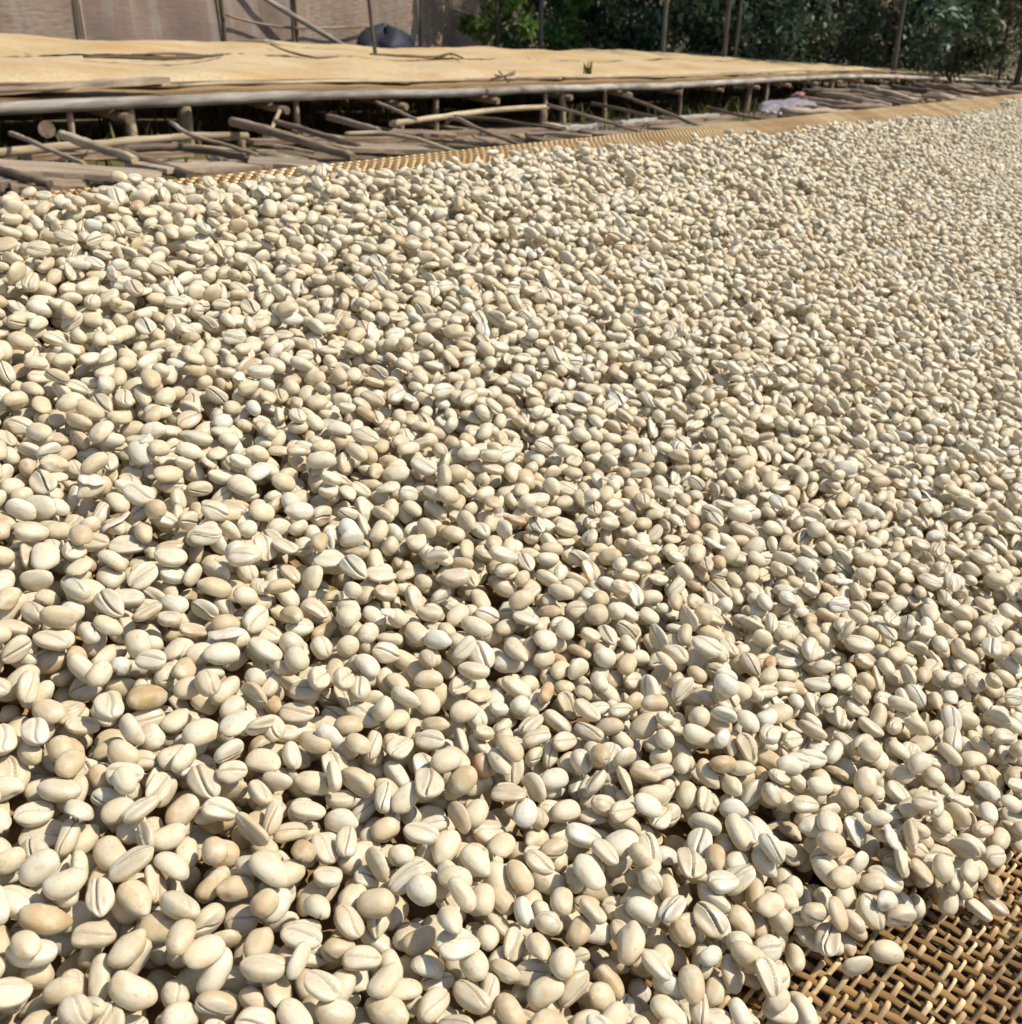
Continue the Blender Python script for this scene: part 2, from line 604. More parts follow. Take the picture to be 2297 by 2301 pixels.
def bean_mesh(name, kind, seed, nu=36, nv=20):
    pts, gr, flat = bean_points(kind, nu, nv, seed)
    v, c, fl, F = [], [], [], []
    v.append(pts[0, 0]); c.append(0); fl.append(0)
    for i in range(1, nv):
        for j in range(nu):
            v.append(pts[i, j]); c.append(gr[i, j]); fl.append(flat[i, j])
    v.append(pts[nv, 0]); c.append(0); fl.append(0)
    idx = lambda i, j: 1 + (i - 1) * nu + j % nu
    last = len(v) - 1
    for j in range(nu):
        F.append((0, idx(1, j), idx(1, j + 1)))
        F.append((last, idx(nv - 1, j + 1), idx(nv - 1, j)))
        for i in range(1, nv - 1):
            F.append((idx(i, j), idx(i + 1, j), idx(i + 1, j + 1), idx(i, j + 1)))
    me = bpy.data.meshes.new(name)
    me.from_pydata([tuple(p) for p in v], [], F)
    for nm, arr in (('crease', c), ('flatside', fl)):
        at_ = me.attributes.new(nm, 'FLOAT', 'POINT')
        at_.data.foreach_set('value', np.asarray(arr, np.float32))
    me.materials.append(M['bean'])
    me.shade_smooth()
    return me


KINDS = ['plain'] * 11 + ['round'] * 3 + ['long'] * 3 + ['shell'] * 4 + ['wrinkled'] * 4
FORMS = [bean_mesh('coffee_bean', kd, 100 + i) for i, kd in enumerate(KINDS)]
NF = len(KINDS)

# ------------------------------------------------------------------ pouring the beans (height-field packing)
RES = .00068
U0, U1, W0, W1 = -.14, 2.0, -.17, .49
NU_, NW_ = int((U1 - U0) / RES), int((W1 - W0) / RES)
H = np.full((NU_, NW_), 0.0005, np.float32)
ID = np.full((NU_, NW_), -1, np.int32)
kern = []
BS = .845                                         # overall bean size
dense = [bean_points(kd, 64, 44, 100 + i)[0].reshape(-1, 3) for i, kd in enumerate(KINDS)]
NO = 26
for fi in range(NF):
    lst = []
    for k in range(NO):
        # a mix of flat side down, flat side up and tilted beans
        q = rng.random()
        tilt = rng.normal(0, .32) + (0 if q < .60 else math.pi if q < .80 else math.pi / 2)
        rot = Euler((tilt, rng.normal(0, .28), rng.uniform(0, 2 * math.pi)), 'XYZ')
        sc = BS * rng.uniform(.82, 1.12)
        Rm = np.array(rot.to_matrix())
        p = dense[fi] @ Rm.T * sc * .965
        iu = np.round(p[:, 0] / RES).astype(int); iw = np.round(p[:, 1] / RES).astype(int)
        hu, hw = np.abs(iu).max(), np.abs(iw).max()
        B = np.full((2 * hu + 1, 2 * hw + 1), np.inf, np.float32)
        Tt = np.full((2 * hu + 1, 2 * hw + 1), -np.inf, np.float32)
        np.minimum.at(B, (iu + hu, iw + hw), p[:, 2].astype(np.float32))
        np.maximum.at(Tt, (iu + hu, iw + hw), p[:, 2].astype(np.float32))
        lst.append((hu, hw, B, Tt, rot, sc))
    kern.append(lst)

beans = []                                       # (form, rot, scale, u, w, h)


def drop(u, w, tries_o=3, tries_p=4, spread=.0028, lid=None):
    fi = rng.integers(NF)
    best = None
    offs = rng.normal(0, spread, (tries_p, 2))
    offs[0] = 0
    for ko in rng.integers(NO, size=tries_o):
        hu, hw, B, Tt, rot, sc = kern[fi][ko]
        for du, dw in offs:
            iu = int((u + du - U0) / RES); iw = int((w + dw - W0) / RES)
            if iu - hu < 0 or iw - hw < 0 or iu + hu + 1 > NU_ or iw + hw + 1 > NW_:
                continue
            z = (H[iu - hu:iu + hu + 1, iw - hw:iw + hw + 1] - B).max()
            if best is None or z < best[0]:
                best = (z, ko, iu, iw)
    if best is None or (lid is not None and best[0] > lid):
        return
    z, ko, iu, iw = best
    hu, hw, B, Tt, rot, sc = kern[fi][ko]
    win = H[iu - hu:iu + hu + 1, iw - hw:iw + hw + 1]
    new = Tt + z
    m = new > win
    win[m] = new[m]
    ID[iu - hu:iu + hu + 1, iw - hw:iw + hw + 1][m] = len(beans)
    beans.append((fi, rot, sc, U0 + (iu + .5) * RES, W0 + (iw + .5) * RES, float(z)))


def targets(cell):
    us = np.arange(U0 + .01, U1 - .01, cell); ws = np.arange(W0 + .01, W1 - .01, cell)
    g = np.stack(np.meshgrid(us, ws, indexing='ij'), -1).reshape(-1, 2)
    t = g + rng.uniform(0, cell, g.shape)
    lo, hi = border_low(t[:, 0]), border_high(t[:, 0])
    t = t[(t[:, 1] > lo + rng.normal(0, .003, len(t))) & (t[:, 1] < hi + rng.normal(0, .003, len(t)))]
    rng.shuffle(t)
    return t


def pour(n, cell, umax=9):
    """stratified random targets"""
    for _ in range(n):
        for u, w in targets(cell):
            if u < umax - rng.random() * .3:
                drop(u, w)


def settle(cell, depth):
    """beans that roll into the hollows of the layer"""
    K = 26
    a, b = NU_ // K, NW_ // K
    mean = H[:a * K, :b * K].reshape(a, K, b, K).mean((1, 3))
    for u, w in targets(cell):
        iu, iw = int((u - U0) / RES), int((w - W0) / RES)
        lv = mean[min(iu // K, a - 1), min(iw // K, b - 1)]
        if H[iu - 3:iu + 4, iw - 3:iw + 4].mean() < lv - depth:
            drop(u, w, 6, 6, .0022, lv + .0004)


pour(1, .0083, 1.0)
pour(2, .0083)
settle(.0052, .0012)
settle(.0052, .0014)
# a thin scatter beyond the heap's lower border and along the far one
for u in np.arange(.1, U1 - .02, .016):
    if rng.random() < .55:
        drop(u, float(border_low(u)) - abs(rng.normal(0, .005)))
    if u > .35 and rng.random() < .4:
        drop(u, float(border_high(u)) + abs(rng.normal(0, .006)))

NB = len(beans)
FRM = Matrix([[E1[0], E2[0], BN[0]], [E1[1], E2[1], BN[1]], [E1[2], E2[2], BN[2]]])
uw = np.array([(b[3], b[4], b[5]) for b in beans])
pos = bed(uw[:, 0], uw[:, 1], uw[:, 2])
cnt = np.bincount(ID[ID >= 0].ravel(), minlength=NB)
px, py, pz = project(pos)
inside = (px > -20) & (px < 2317) & (py > 0) & (py < 2330)
score = np.where(inside, cnt / pz ** 2, 0)
chosen = np.argsort(-score)[:300]
is_chosen = np.zeros(NB, bool); is_chosen[chosen] = True
mats = [(FRM @ b[1].to_matrix()) for b in beans]

TW = 'zero one two three four five six seven eight nine ten eleven twelve thirteen fourteen fifteen sixteen seventeen eighteen nineteen'.split()


def bean_label(i):
    up = mats[i] @ Vector((0, 0, 1))
    e = EYE - pos[i]
    f = up.dot(Vector(nrm(e)))
    kd = KINDS[beans[i][0]]
    pose = 'crease showing' if f < -.35 else 'smooth side showing' if f > .35 else 'on edge'
    shape = {'plain': 'oval', 'round': 'plump round', 'long': 'long narrow', 'shell': 'split', 'wrinkled': 'wrinkled', 'cup': 'hollow'}[kd]
    size = 'small' if beans[i][2] < .95 * BS else 'large' if beans[i][2] > 1.04 * BS else 'medium'
    r = int(np.clip((2301 - py[i]) / 115, 0, 19)); c = int(np.clip(px[i] / 115, 0, 19))
    return f'{size} {shape} coffee bean, {pose}, {TW[r]} twentieths up and {TW[c]} across the picture'


for i in chosen:
    fi, rot, sc, *_ = beans[i]
    o = bpy.data.objects.new('coffee_bean', FORMS[fi])
    o.matrix_world = Matrix.Translation(pos[i].tolist()) @ mats[i].to_4x4() @ Matrix.Scale(float(sc), 4)
    col.objects.link(o)
    tag(o, bean_label(i), 'coffee bean', 'coffee beans at the near end of the bed')

# the rest of the layer: one mass of instances
P_, E_, S_, I_ = [], [], [], []
rest = [i for i in range(NB) if not is_chosen[i]]
for i in rest:
    P_.append(pos[i]); E_.append(mats[i].to_euler('XYZ')); S_.append(beans[i][2]); I_.append(beans[i][0])
tile = [i for i in range(NB) if 1.0 <= uw[i, 0] < 1.985]
half = Matrix.Rotation(math.pi, 3, 'Z')
for base, flip in ((1.985, 1), (2.970, 0), (3.955, 1), (-1.115, 1)):
    for i in tile:
        fi, rot, sc, u, w, h = beans[i]
        if flip:
            q = bed(base + (1.985 - u), .243 - w, h); m_ = FRM @ half @ rot.to_matrix()
        else:
            q = bed(base + (u - 1.0), w, h); m_ = mats[i]
        P_.append(q); E_.append(m_.to_euler('XYZ')); S_.append(sc); I_.append(fi)
me = bpy.data.meshes.new('coffee_beans')
me.from_pydata(np.array(P_).tolist(), [], [])
for nm, ty, key, arr in (('turn', 'FLOAT_VECTOR', 'vector', np.array([tuple(e) for e in E_], np.float32).ravel()),
                         ('grow', 'FLOAT', 'value', np.array(S_, np.float32)),
                         ('form', 'INT', 'value', np.array(I_, np.int32))):
    a = me.attributes.new(nm, ty, 'POINT')
    a.data.foreach_set(key, arr)
mass = bpy.data.objects.new('coffee_beans', me)
col.objects.link(mass)
tag(mass, 'mass of pale cream coffee beans spread over the near drying bed', 'coffee beans', kind='stuff')
forms = bpy.data.collections.new('bean_forms')
for i, f in enumerate(FORMS):
    forms.objects.link(bpy.data.objects.new('bean_form_%02d' % i, f))
ng = bpy.data.node_groups.new('spread_beans', 'GeometryNodeTree')
ng.interface.new_socket('Geometry', in_out='INPUT', socket_type='NodeSocketGeometry')
ng.interface.new_socket('Geometry', in_out='OUTPUT', socket_type='NodeSocketGeometry')
N = ng.nodes.new
gi, go = N('NodeGroupInput'), N('NodeGroupOutput')
iop, ci = N('GeometryNodeInstanceOnPoints'), N('GeometryNodeCollectionInfo')
ci.inputs['Collection'].default_value = forms
ci.inputs['Separate Children'].default_value = True
ci.inputs['Reset Children'].default_value = True
iop.inputs['Pick Instance'].default_value = True


def named(nm, ty):
    a = N('GeometryNodeInputNamedAttribute')
    a.data_type = ty
    a.inputs['Name'].default_value = nm
    return a.outputs['Attribute']


e2r = N('FunctionNodeEulerToRotation')
L_ = ng.links.new
L_(gi.outputs[0], iop.inputs['Points'])
L_(ci.outputs[0], iop.inputs['Instance'])
L_(named('form', 'INT'), iop.inputs['Instance Index'])
L_(named('turn', 'FLOAT_VECTOR'), e2r.inputs[0])
L_(e2r.outputs[0], iop.inputs['Rotation'])
L_(named('grow', 'FLOAT'), iop.inputs['Scale'])
L_(iop.outputs[0], go.inputs[0])
md = mass.modifiers.new('spread', 'NODES')
md.node_group = ng

# ------------------------------------------------------------------ near bed: mat, poles and legs
bc = bed(1.2, .1)
near_bed = empty('drying_bed', (bc[0], bc[1], float(ground_z(bc[0], bc[1]))),
                 'raised cane drying bed heaped with pale beans, nearest the camera', 'drying bed', 'raised drying beds')
# exposed weave: strips run along the bed, rods across
AS, AR = R(-7), R(-82)
ds = np.array([math.cos(AS), math.sin(AS)]); dr = np.array([math.cos(AR), math.sin(AR)])
PR, PS = .0046, .0036                           # pitch of rods and strips
c0 = np.array([.255, -.115])


def clip_weave(u, w):
    lo = border_low(u)
    return (w < lo + .022) & (w > -.26) & (u > .06) & (u < .52)


den = ds[0] * dr[1] - ds[1] * dr[0]
nr = 54
for j in range(-nr, nr + 1):                     # rods
    s = np.arange(-70, 71) * PS
    p = c0 + ds * (j * PR) + np.outer(s, dr) + np.outer(np.sin(s * 37 + j) * .0005, ds)
    ok = clip_weave(p[:, 0], p[:, 1])
    if ok.sum() < 6: continue
    i0, i1 = np.where(ok)[0][[0, -1]]
    k = np.arange(-70, 71)[i0:i1 + 1]
    hh = -.0026 - .0003 * np.where((k + j) % 2 == 0, 1, -1)
    q = bed(p[i0:i1 + 1, 0], p[i0:i1 + 1, 1], hh)
    MB().tube(q, .0012 * rng.uniform(.65, 1.35), 6, 0.00014, flat=.55, up=BN).build('rod', M['rod'], near_bed, True)
for i in range(-70, 71):                         # strips
    s = np.arange(-nr * 4, nr * 4 + 1) * PR / 4
    p = c0 + dr * (i * PS) + np.outer(s, ds) + np.outer((np.sin(s * 29 + i * 2.3) * .0005 + np.sin(s * 71 + i) * .0002), dr)
    ok = clip_weave(p[:, 0], p[:, 1])
    if ok.sum() < 10: continue
    i0, i1 = np.where(ok)[0][[0, -1]]
    ph = s[i0:i1 + 1] / PR * math.pi + (i % 2) * math.pi
    hh = -.0022 + .0021 * np.cos(ph) * rng.uniform(.85, 1.2)
    q = bed(p[i0:i1 + 1, 0], p[i0:i1 + 1, 1], hh)
    MB().tube(q, .00075 * rng.uniform(.7, 1.35), 6, 0.00013, flat=.6, up=BN).build('strip', M['strand'], near_bed, True)


def weave_stuff(u0, u1, w0, w1, name):
    """the same weave along a bed edge, too fine to pick apart"""
    a, b = MB(), MB()
    for k in range(int((w1 - w0) / PS)):
        s = np.arange(u0, u1, PR / 2)
        q = bed(s, w0 + k * PS + np.sin(s * 13 + k) * .0006, -.0022 + .0021 * np.where((np.arange(len(s)) // 1 + 2 * (k % 2)) % 4 < 2, 1, -1))
        a.tube(q, .0012, 4, flat=.6, up=BN)
    o = a.build('edge_weave', M['strand'], near_bed)
    tag(o, kind='stuff')
    for k in range(int((u1 - u0) / PR)):
        q = bed(np.full(2, u0 + k * PR), np.array([w0, w1]), -.0026)
        b.tube(q, .0017, 4, flat=.5, up=BN)
    o = b.build('edge_weave', M['rod'], near_bed)
    tag(o, kind='stuff')


weave_stuff(.10, 4.4, .295, BV1 + .002, 'edge_weave')
# closed mat under the heap
mb = MB()
uu = np.arange(BU0, BU1, .02); ww = np.arange(BV0, BV1 - .006, .01)
idx = {}
V, F = [], []
for a, u in enumerate(uu):
    for b_, w in enumerate(ww):
        bare = bool(.05 < u < .52 and -.25 < w < border_low(u) + .012)
        edge = bool(w > border_high(u) - .035 and .1 < u < 4.4)
        if not bare and not edge:
            q = [bed(u, w, -.004), bed(u + .02, w, -.004), bed(u + .02, w + .01, -.004), bed(u, w + .01, -.004)]
            ids = []
            for (x, y), qq in zip(((a, b_), (a + 1, b_), (a + 1, b_ + 1), (a, b_ + 1)), q):
                if (x, y) not in idx:
                    idx[(x, y)] = len(V); V.append(qq)
                ids.append(idx[(x, y)])
            F.append(tuple(ids))
mb.add(V, F)
mb.build('mat', M['matsheet'], near_bed)
# dark sheet added under the weave, hides the sunlit ground behind its holes
V = [bed(u, w, -.013 - .004 * math.sin(u * 9) * math.sin(w * 14)) for u in np.arange(BU0, BU1, .05) for w in np.linspace(BV0 + .02, BV1 - .012, 24)]
n_ = len(np.arange(BU0, BU1, .05))
mb = MB(); mb.add(V, [(i * 24 + j, (i + 1) * 24 + j, (i + 1) * 24 + j + 1, i * 24 + j + 1) for i in range(n_ - 1) for j in range(23)])
mb.build('underlay_light_block', M['light_block'], near_bed)
for w in (BV0 + .012, BV1 - .022):
    q = [bed(u, w, -.036 + .004 * math.sin(u * 2)) for u in np.linspace(BU0, BU1, 12)]
    MB().tube(q, .024, 10, .001, seg=40).build('side_pole', M['pale_wood'], near_bed, True)
for u in np.arange(BU0 + .1, BU1, .42):
    if .02 < u < .5: continue
    MB().tube([bed(u, BV0 - .03, -.078), bed(u + .02, BV1 - .004, -.078)], .016, 8, .0006, seg=8).build('cross_pole', M['brown_wood'], near_bed, True)
for u in np.arange(BU0 + .12, BU1, 1.25):
    for w in (BV0 + .03, BV1 - .05):
        t = bed(u, w, -.10)
        MB().tube([(t[0], t[1], float(ground_z(t[0], t[1])) - .05), t], [.028, .024], 9, .001, seg=6).build('leg', M['brown_wood'], near_bed, True)

# loose skin flakes on the heap
top = np.where(ID >= 0)
fl = 0
for _ in range(4000):
    if fl >= 20: break
    u, w = rng.uniform(.08, .95), rng.uniform(-.08, .39)
    if not (border_low(u) + .005 < w < border_high(u) - .01): continue
    x, y, zc = project(bed(u, w, .014))
    if not (10 < x[0] < 2290 and 450 < y[0] < 2290): continue
    if rng.random() > (.22 / zc[0]) ** 1.2: continue
    iu, iw = int((u - U0) / RES), int((w - W0) / RES)
    h = H[iu - 3:iu + 4, iw - 3:iw + 4].max()
    a = rng.uniform(0, 6.28); ln, wd = rng.uniform(.0026, .0052), rng.uniform(.0016, .0030); cu = rng.uniform(.15, .5)
    gs = np.linspace(-1, 1, 6); gt = np.linspace(-1, 1, 5)
    V, F = [], []
    jag = rng.uniform(.75, 1.1, (6,))
    for si, s in enumerate(gs):
        for t in gt:
            lx = s * ln; ly = t * wd * (1 - .55 * s * s) * jag[si]
            V.append((lx, ly, cu * wd * (1 - t * t) * .8 + .0004 * math.sin(3 * s)))
    V = np.array(V)
    V = np.vstack([V, V - [0, 0, .00018]])
    for i in range(5):
        for j in range(4):
            q = (i * 5 + j, (i + 1) * 5 + j, (i + 1) * 5 + j + 1, i * 5 + j + 1)
            F += [q, tuple(30 + k for k in q[::-1])]
    rim = [i * 5 for i in range(6)] + [25 + j for j in range(1, 5)] + [i * 5 + 4 for i in range(4, -1, -1)] + [j for j in range(3, 0, -1)]
    for i in range(len(rim)):
        p, q = rim[i], rim[(i + 1) % len(rim)]
        F.append((q, p, p + 30, q + 30))
    Rm = np.array((FRM @ Euler((rng.normal(0, .35), rng.normal(0, .3), a)).to_matrix()))
    b0 = bed(u, w, h + .0004)
    mb = MB(); mb.add(V @ Rm.T + b0, F)
    o = mb.build('parchment_flake', M['flake'], None, True)
    tag(o, 'white papery skin flake on the beans, %s twentieths up and %s across the picture' % (TW[int(np.clip((2301 - y[0]) / 115, 0, 19))], TW[int(np.clip(x[0] / 115, 0, 19))]),
        'husk flake', 'papery flakes among the beans')
    fl += 1

# ------------------------------------------------------------------ far drying beds
POLE = [(-420, 262), (-200, 253), (0, 244), (236, 232), (425, 228), (748, 215), (960, 212), (1159, 202), (1359, 196), (1518, 192), (1729, 181), (1888, 173), (1987, 171), (2126, 177), (2285, 185), (2380, 189)]


def zrow(x, k=.2326):
    return 1.0 / (k * (1 - x / 2750.0))


front = np.array([at(x, y, zrow(x)) for x, y in POLE])
tpar = front @ D2


def along(pts, t):
    tp = pts @ D2
    return np.stack([np.interp(t, tp, pts[:, k]) for k in range(3)], -1)


bed_a = empty('drying_bed', (front[2][0], front[2][1], float(ground_z(front[2][0], front[2][1]))),
              'long raised drying bed with pale front pole and tan beans, across the gap', 'drying bed', 'raised drying beds')
t_lo, t_hi = tpar[0], tpar[-1]
# front pole in overlapping lengths
cuts = [t_lo, along_t := tpar[7], tpar[11], t_hi]
for a, b_ in zip(cuts[:-1], cuts[1:]):
    ts = np.linspace(a, b_ + .12, 14)
    q = along(front, ts)
    MB().tube(q, np.linspace(.0275, .026, 14), 12, .003, seg=40).build('front_pole', M['pole_grey'] if a < t_lo + .1 else M['pale_wood'], bed_a, True)


def surf(t, w, k):
    """top of the far beds: k = 0 the first bed, 1 the second"""
    b0 = along(front, t)
    rise = np.interp(t, [0, 6, 14, 26], [.080, .075, .065, .05])
    z = b0[..., 2] + .052 + rise * np.minimum(w, 1.42) + .066 * np.maximum(w - 1.42, 0)
    return np.stack([b0[..., 0] + C2[0] * w, b0[..., 1] + C2[1] * w, z], -1)


def bean_sheet(name, w0, w1, k, lab):
    ts = np.r_[np.arange(t_lo, 14, .05), np.arange(14, t_hi, .12)]
    wsn = np.linspace(0, 1, 22)
    mb = MB()
    V = []
    for t in ts:
        e0 = .03 * math.sin(t * 3.1 + k) + .02 * math.sin(t * 9.7)
        e1 = .04 * math.sin(t * 2.3 + 2 * k) + .02 * math.sin(t * 7.1)
        for q in wsn:
            w = w0 + e0 + (w1 + e1 - w0 - e0) * q
            s = surf(np.array(t), w, k)
            edge = min(1, (q if k == 0 else 1.2 - q) / .12)
            s[2] += .028 * edge ** .6 + .012 * math.sin(t * 1.9 + w * 2.2) * edge + .008 * math.sin(t * 5.3 - w * 6) * edge + rng.normal(0, .0018)
            V.append(s)
    n = len(wsn)
    F = [(i * n + j, (i + 1) * n + j, (i + 1) * n + j + 1, i * n + j + 1) for i in range(len(ts) - 1) for j in range(n - 1)]
    mb.add(V, F)
    o = mb.build(name, M['farbeans'], None, True, base=np.zeros(3))
    tag(o, lab, 'coffee beans', kind='stuff')


def mat_far(parent, w0, w1, k):
    ts = np.arange(t_lo, t_hi, .15)
    mb = MB(); V = []
    for t in ts:
        for q in (0, .25, .5, .75, 1):
            s = surf(np.array(t), w0 + (w1 - w0) * q, k); s[2] += .004 + rng.normal(0, .003) - (.034 if q == 0 and k == 0 else 0)
            V.append(s)
        for q in (0, .25, .5, .75, 1):
            s = surf(np.array(t), w0 + (w1 - w0) * q, k); s[2] -= .008 + (.034 if q == 0 and k == 0 else 0)
            V.append(s)
    F = []
    for i in range(len(ts) - 1):
        for j in range(4):
            F.append((i * 10 + j, (i + 1) * 10 + j, (i + 1) * 10 + j + 1, i * 10 + j + 1))
            F.append((i * 10 + 5 + j, i * 10 + 6 + j, (i + 1) * 10 + 6 + j, (i + 1) * 10 + 5 + j))
        F.append((i * 10, i * 10 + 5, (i + 1) * 10 + 5, (i + 1) * 10))
    mb.add(V, F)
    mb.build('mat', M['matsheet'], parent)


mat_far(bed_a, .05, 1.42, 0)
bean_sheet('coffee_beans', .20, 1.44, 0, 'tan beans spread on the first bed across the gap')
# thin laths along the front rim of the mat
for w, r_, dz in ((.045, .010, .018), (.09, .008, .024)):
    t = t_lo
    while t < t_hi - .5:
        ln = rng.uniform(1.2, 2.6)
        ts = np.linspace(t, min(t + ln, t_hi - .05), 8)
        q = np.array([surf(np.array(x), w + rng.normal(0, .008), 0) + [0, 0, dz] for x in ts])
        MB().tube(q, r_, 6, .003).build('lath', M['bamboo'] if rng.random() < .6 else M['brown_wood'], bed_a, True)
        t += ln * rng.uniform(.85, 1.1)
# cross poles whose ends show below the front pole, back pole, legs
for t in np.arange(t_lo + .3, t_hi, 1.05):
    a, b_ = surf(np.array(t), -.04, 0), surf(np.array(t + .02), 1.45, 0)
    MB().tube([a - [0, 0, .115], b_ - [0, 0, .06]], .022, 8, .002, seg=5).build('cross_pole', M['brown_wood'], bed_a, True)
lg = np.array([at(105, 290, 4.2), at(105, 285, 5.6)])
MB().tube(lg, .036, 14, .002, seg=5).build('cross_pole', M['brown_wood'], bed_a, True)
q = np.array([surf(np.array(x), 1.40, 0) - [0, 0, .03] for x in np.linspace(t_lo, t_hi, 30)])
MB().tube(q, .028, 8, .002).build('back_pole', M['brown_wood'], bed_a, True)
legs = [(-160, .027), (159, .014), (302, .024), (440, .032), (690, .016), (1005, .02), (1230, .016), (1267, .026), (1375, .016), (1548, .018), (1704, .03), (1737, .02), (1880, .02), (2050, .03), (2200, .03)]
for x, r_ in legs:
    p = np.array([np.interp(x, [q[0] for q in POLE], front[:, k]) for k in range(3)]) + C2 * rng.uniform(.03, .12)
    g = float(ground_z(p[0], p[1])) - .06
    MB().tube([(p[0] + rng.normal(0, .01), p[1], g), (p[0], p[1], p[2] - .02)], [r_ * 1.1, r_], 9, .002, seg=6).build('leg', M['bamboo'] if r_ > .02 else M['grey_wood'], bed_a, True)
for t in np.arange(t_lo + .7, t_hi, 1.6):
    p = surf(np.array(t), 1.38, 0)
    MB().tube([(p[0], p[1], float(ground_z(p[0], p[1])) - .06), (p[0], p[1], p[2] - .04)], .028, 8, .002, seg=5).build('leg', M['brown_wood'], bed_a, True)
p0, p1 = at(628, 250, 5.5), at(609, 292, 5.35)
MB().tube([p1, p0], .011, 7, .001, seg=5).build('brace', M['bamboo'], bed_a, True)

p = surf(np.array(tpar[2]), 2.2, 1)
bed_b = empty('drying_bed', (p[0], p[1], float(ground_z(p[0], p[1]))),
              'farther raised drying bed, orange-tan beans, in front of the fence', 'drying bed', 'raised drying beds')
mat_far(bed_b, 1.50, 3.02, 1)
bean_sheet('coffee_beans', 1.50, 2.98, 1, 'orange-tan beans on the second bed before the fence')
for w in (1.54, 2.98):
    q = np.array([surf(np.array(x), w, 1) - [0, 0, .045] for x in np.linspace(t_lo, t_hi, 30)])
    MB().tube(q, .03, 8, .002).build('side_pole', M['brown_wood'], bed_b, True)
for t in np.arange(t_lo + .4, t_hi, 1.6):
    for w in (1.63, 2.96):
        p = surf(np.array(t), w, 1)
        MB().tube([(p[0], p[1], float(ground_z(p[0], p[1])) - .06), (p[0], p[1], p[2] - .04)], .028, 8, .002, seg=5).build('leg', M['brown_wood'], bed_b, True)


def on_bed(x, y, lift=.05):
    """where the sight line of a photograph pixel meets the first far bed's top"""
    best = None
    for zc in np.linspace(3.5, 30, 900):
        p = at(x, y, zc)
        t = p @ D2
        w = (p - along(front, np.array(t))) @ C2
        s = surf(np.array(t), w, 0)
        if p[2] < s[2] + lift:
            return p
    return at(x, y, 8)


# dark branch shapes added in place of shadow slits where the two beds join
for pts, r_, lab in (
        ([(188, 127), (270, 127), (345, 129), (440, 127), (498, 122)], .012, 'dark bent strip standing in for a shadow slit, left of the fence posts'),
        ([(300, 122), (400, 121), (470, 124)], .008, 'thin brown strip standing in for shadow, just behind the dark bent one'),
        ([(608, 100), (660, 118), (700, 126), (760, 124)], .009, 'olive crooked strip standing in for a shadow slit below the leaning pole'),
        ([(832, 121), (900, 124), (975, 127), (1010, 121), (1040, 130)], .011, 'knobbly brown strip standing in for a shadow slit below the blue bundle')):
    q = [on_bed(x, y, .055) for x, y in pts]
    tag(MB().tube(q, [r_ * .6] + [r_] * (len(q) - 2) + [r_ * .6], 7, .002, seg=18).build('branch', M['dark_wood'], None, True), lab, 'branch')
# grey plank on the rim of the bed at the left
a, b_ = on_bed(-60, 204, .06), on_bed(372, 176, .07)
b_ = at(372, 178, 4.95)
a = at(-60, 207, 4.35)
tag(MB().board(a, b_, .13, .03, seg=12, rough=.006, taper=.75).build('plank', M['grey_wood']), 'long grey plank on the rim of the tan bean bed', 'plank')
a, b_ = at(-40, 187, 4.7), at(120, 184, 4.85)
tag(MB().tube([a, b_], .008, 6, .001, seg=6).build('stick', M['brown_wood'], None, True), 'thin brown stick lying behind the long grey plank', 'stick')
# tied knot of cane on the rim
kn = at(1128, 178, 7.05)
r0 = empty('cane_knot', (kn[0], kn[1], kn[2] - .03), 'loose knot of cane strips on the front rim', 'cane knot')
for d in ((-.08, .0, .0, .09, .0, .03), (-.02, .03, .05, .05, .0, -.02), (-.05, 0, .03, .10, .02, .05)):
    MB().tube([kn + d[:3], kn + np.array([.01, 0, .02]), kn + d[3:]], .008, 6, .001, seg=8).build('cane_strip', M['bamboo'], r0, True)


def blades(name, base, n, hgt, spread, mat, width=.006, parent=None):
    V, F, tn = [], [], []
    for _ in range(n):
        a = rng.uniform(0, 6.28); l = hgt * rng.uniform(.5, 1.1); lean = rng.uniform(.05, .6)
        o = np.array([rng.normal(0, spread), rng.normal(0, spread), 0])
        dr_ = np.array([math.cos(a), math.sin(a), 0]); sd_ = np.array([-dr_[1], dr_[0], 0]) * width * rng.uniform(.5, 1.2)
        m = base + o + dr_ * l * lean * .35 + [0, 0, l * .55]
        t = base + o + dr_ * l * lean + [0, 0, l * (1 - lean * .4)]
        i = len(V)
        V += [base + o - sd_, base + o + sd_, m + sd_ * .8, m - sd_ * .8, t]
        F += [(i, i + 1, i + 2, i + 3), (i + 3, i + 2, i + 4)]
        tn += [rng.random()] * 5
    mb = MB(); mb.add(V, F)
    o = mb.build(name, mat, parent)
    a = o.data.attributes.new('tone', 'FLOAT', 'POINT')
    a.data.foreach_set('value', np.array(tn, np.float32))
    return o


b0 = on_bed(1322, 166, .03)
tag(blades('dry_weed', b0, 20, .13, .02, M['grass'], .007), 'small dry weed sprouting from the tan bean bed', 'weed')

# ------------------------------------------------------------------ empty frame and loose timber in the gap


def fh(x):
    return .72 - .30 * np.clip(x, 0, 2400) / 2297.0


def gp(x, y, dz=0.0):
    return at_height(x, y, fh(x) + dz)


c0f = gp(600, 340)
frame = empty('empty_bed_frame', (c0f[0], c0f[1], float(ground_z(c0f[0], c0f[1]))), 'broken empty bed frame in the gap between the beds', 'bed frame')


def rail(name, pts, r_, mat, parent=None, sides=9, wob=.002):
    return MB().tube([gp(*p) for p in pts], r_, sides, wob, seg=16).build(name, mat, parent, True)


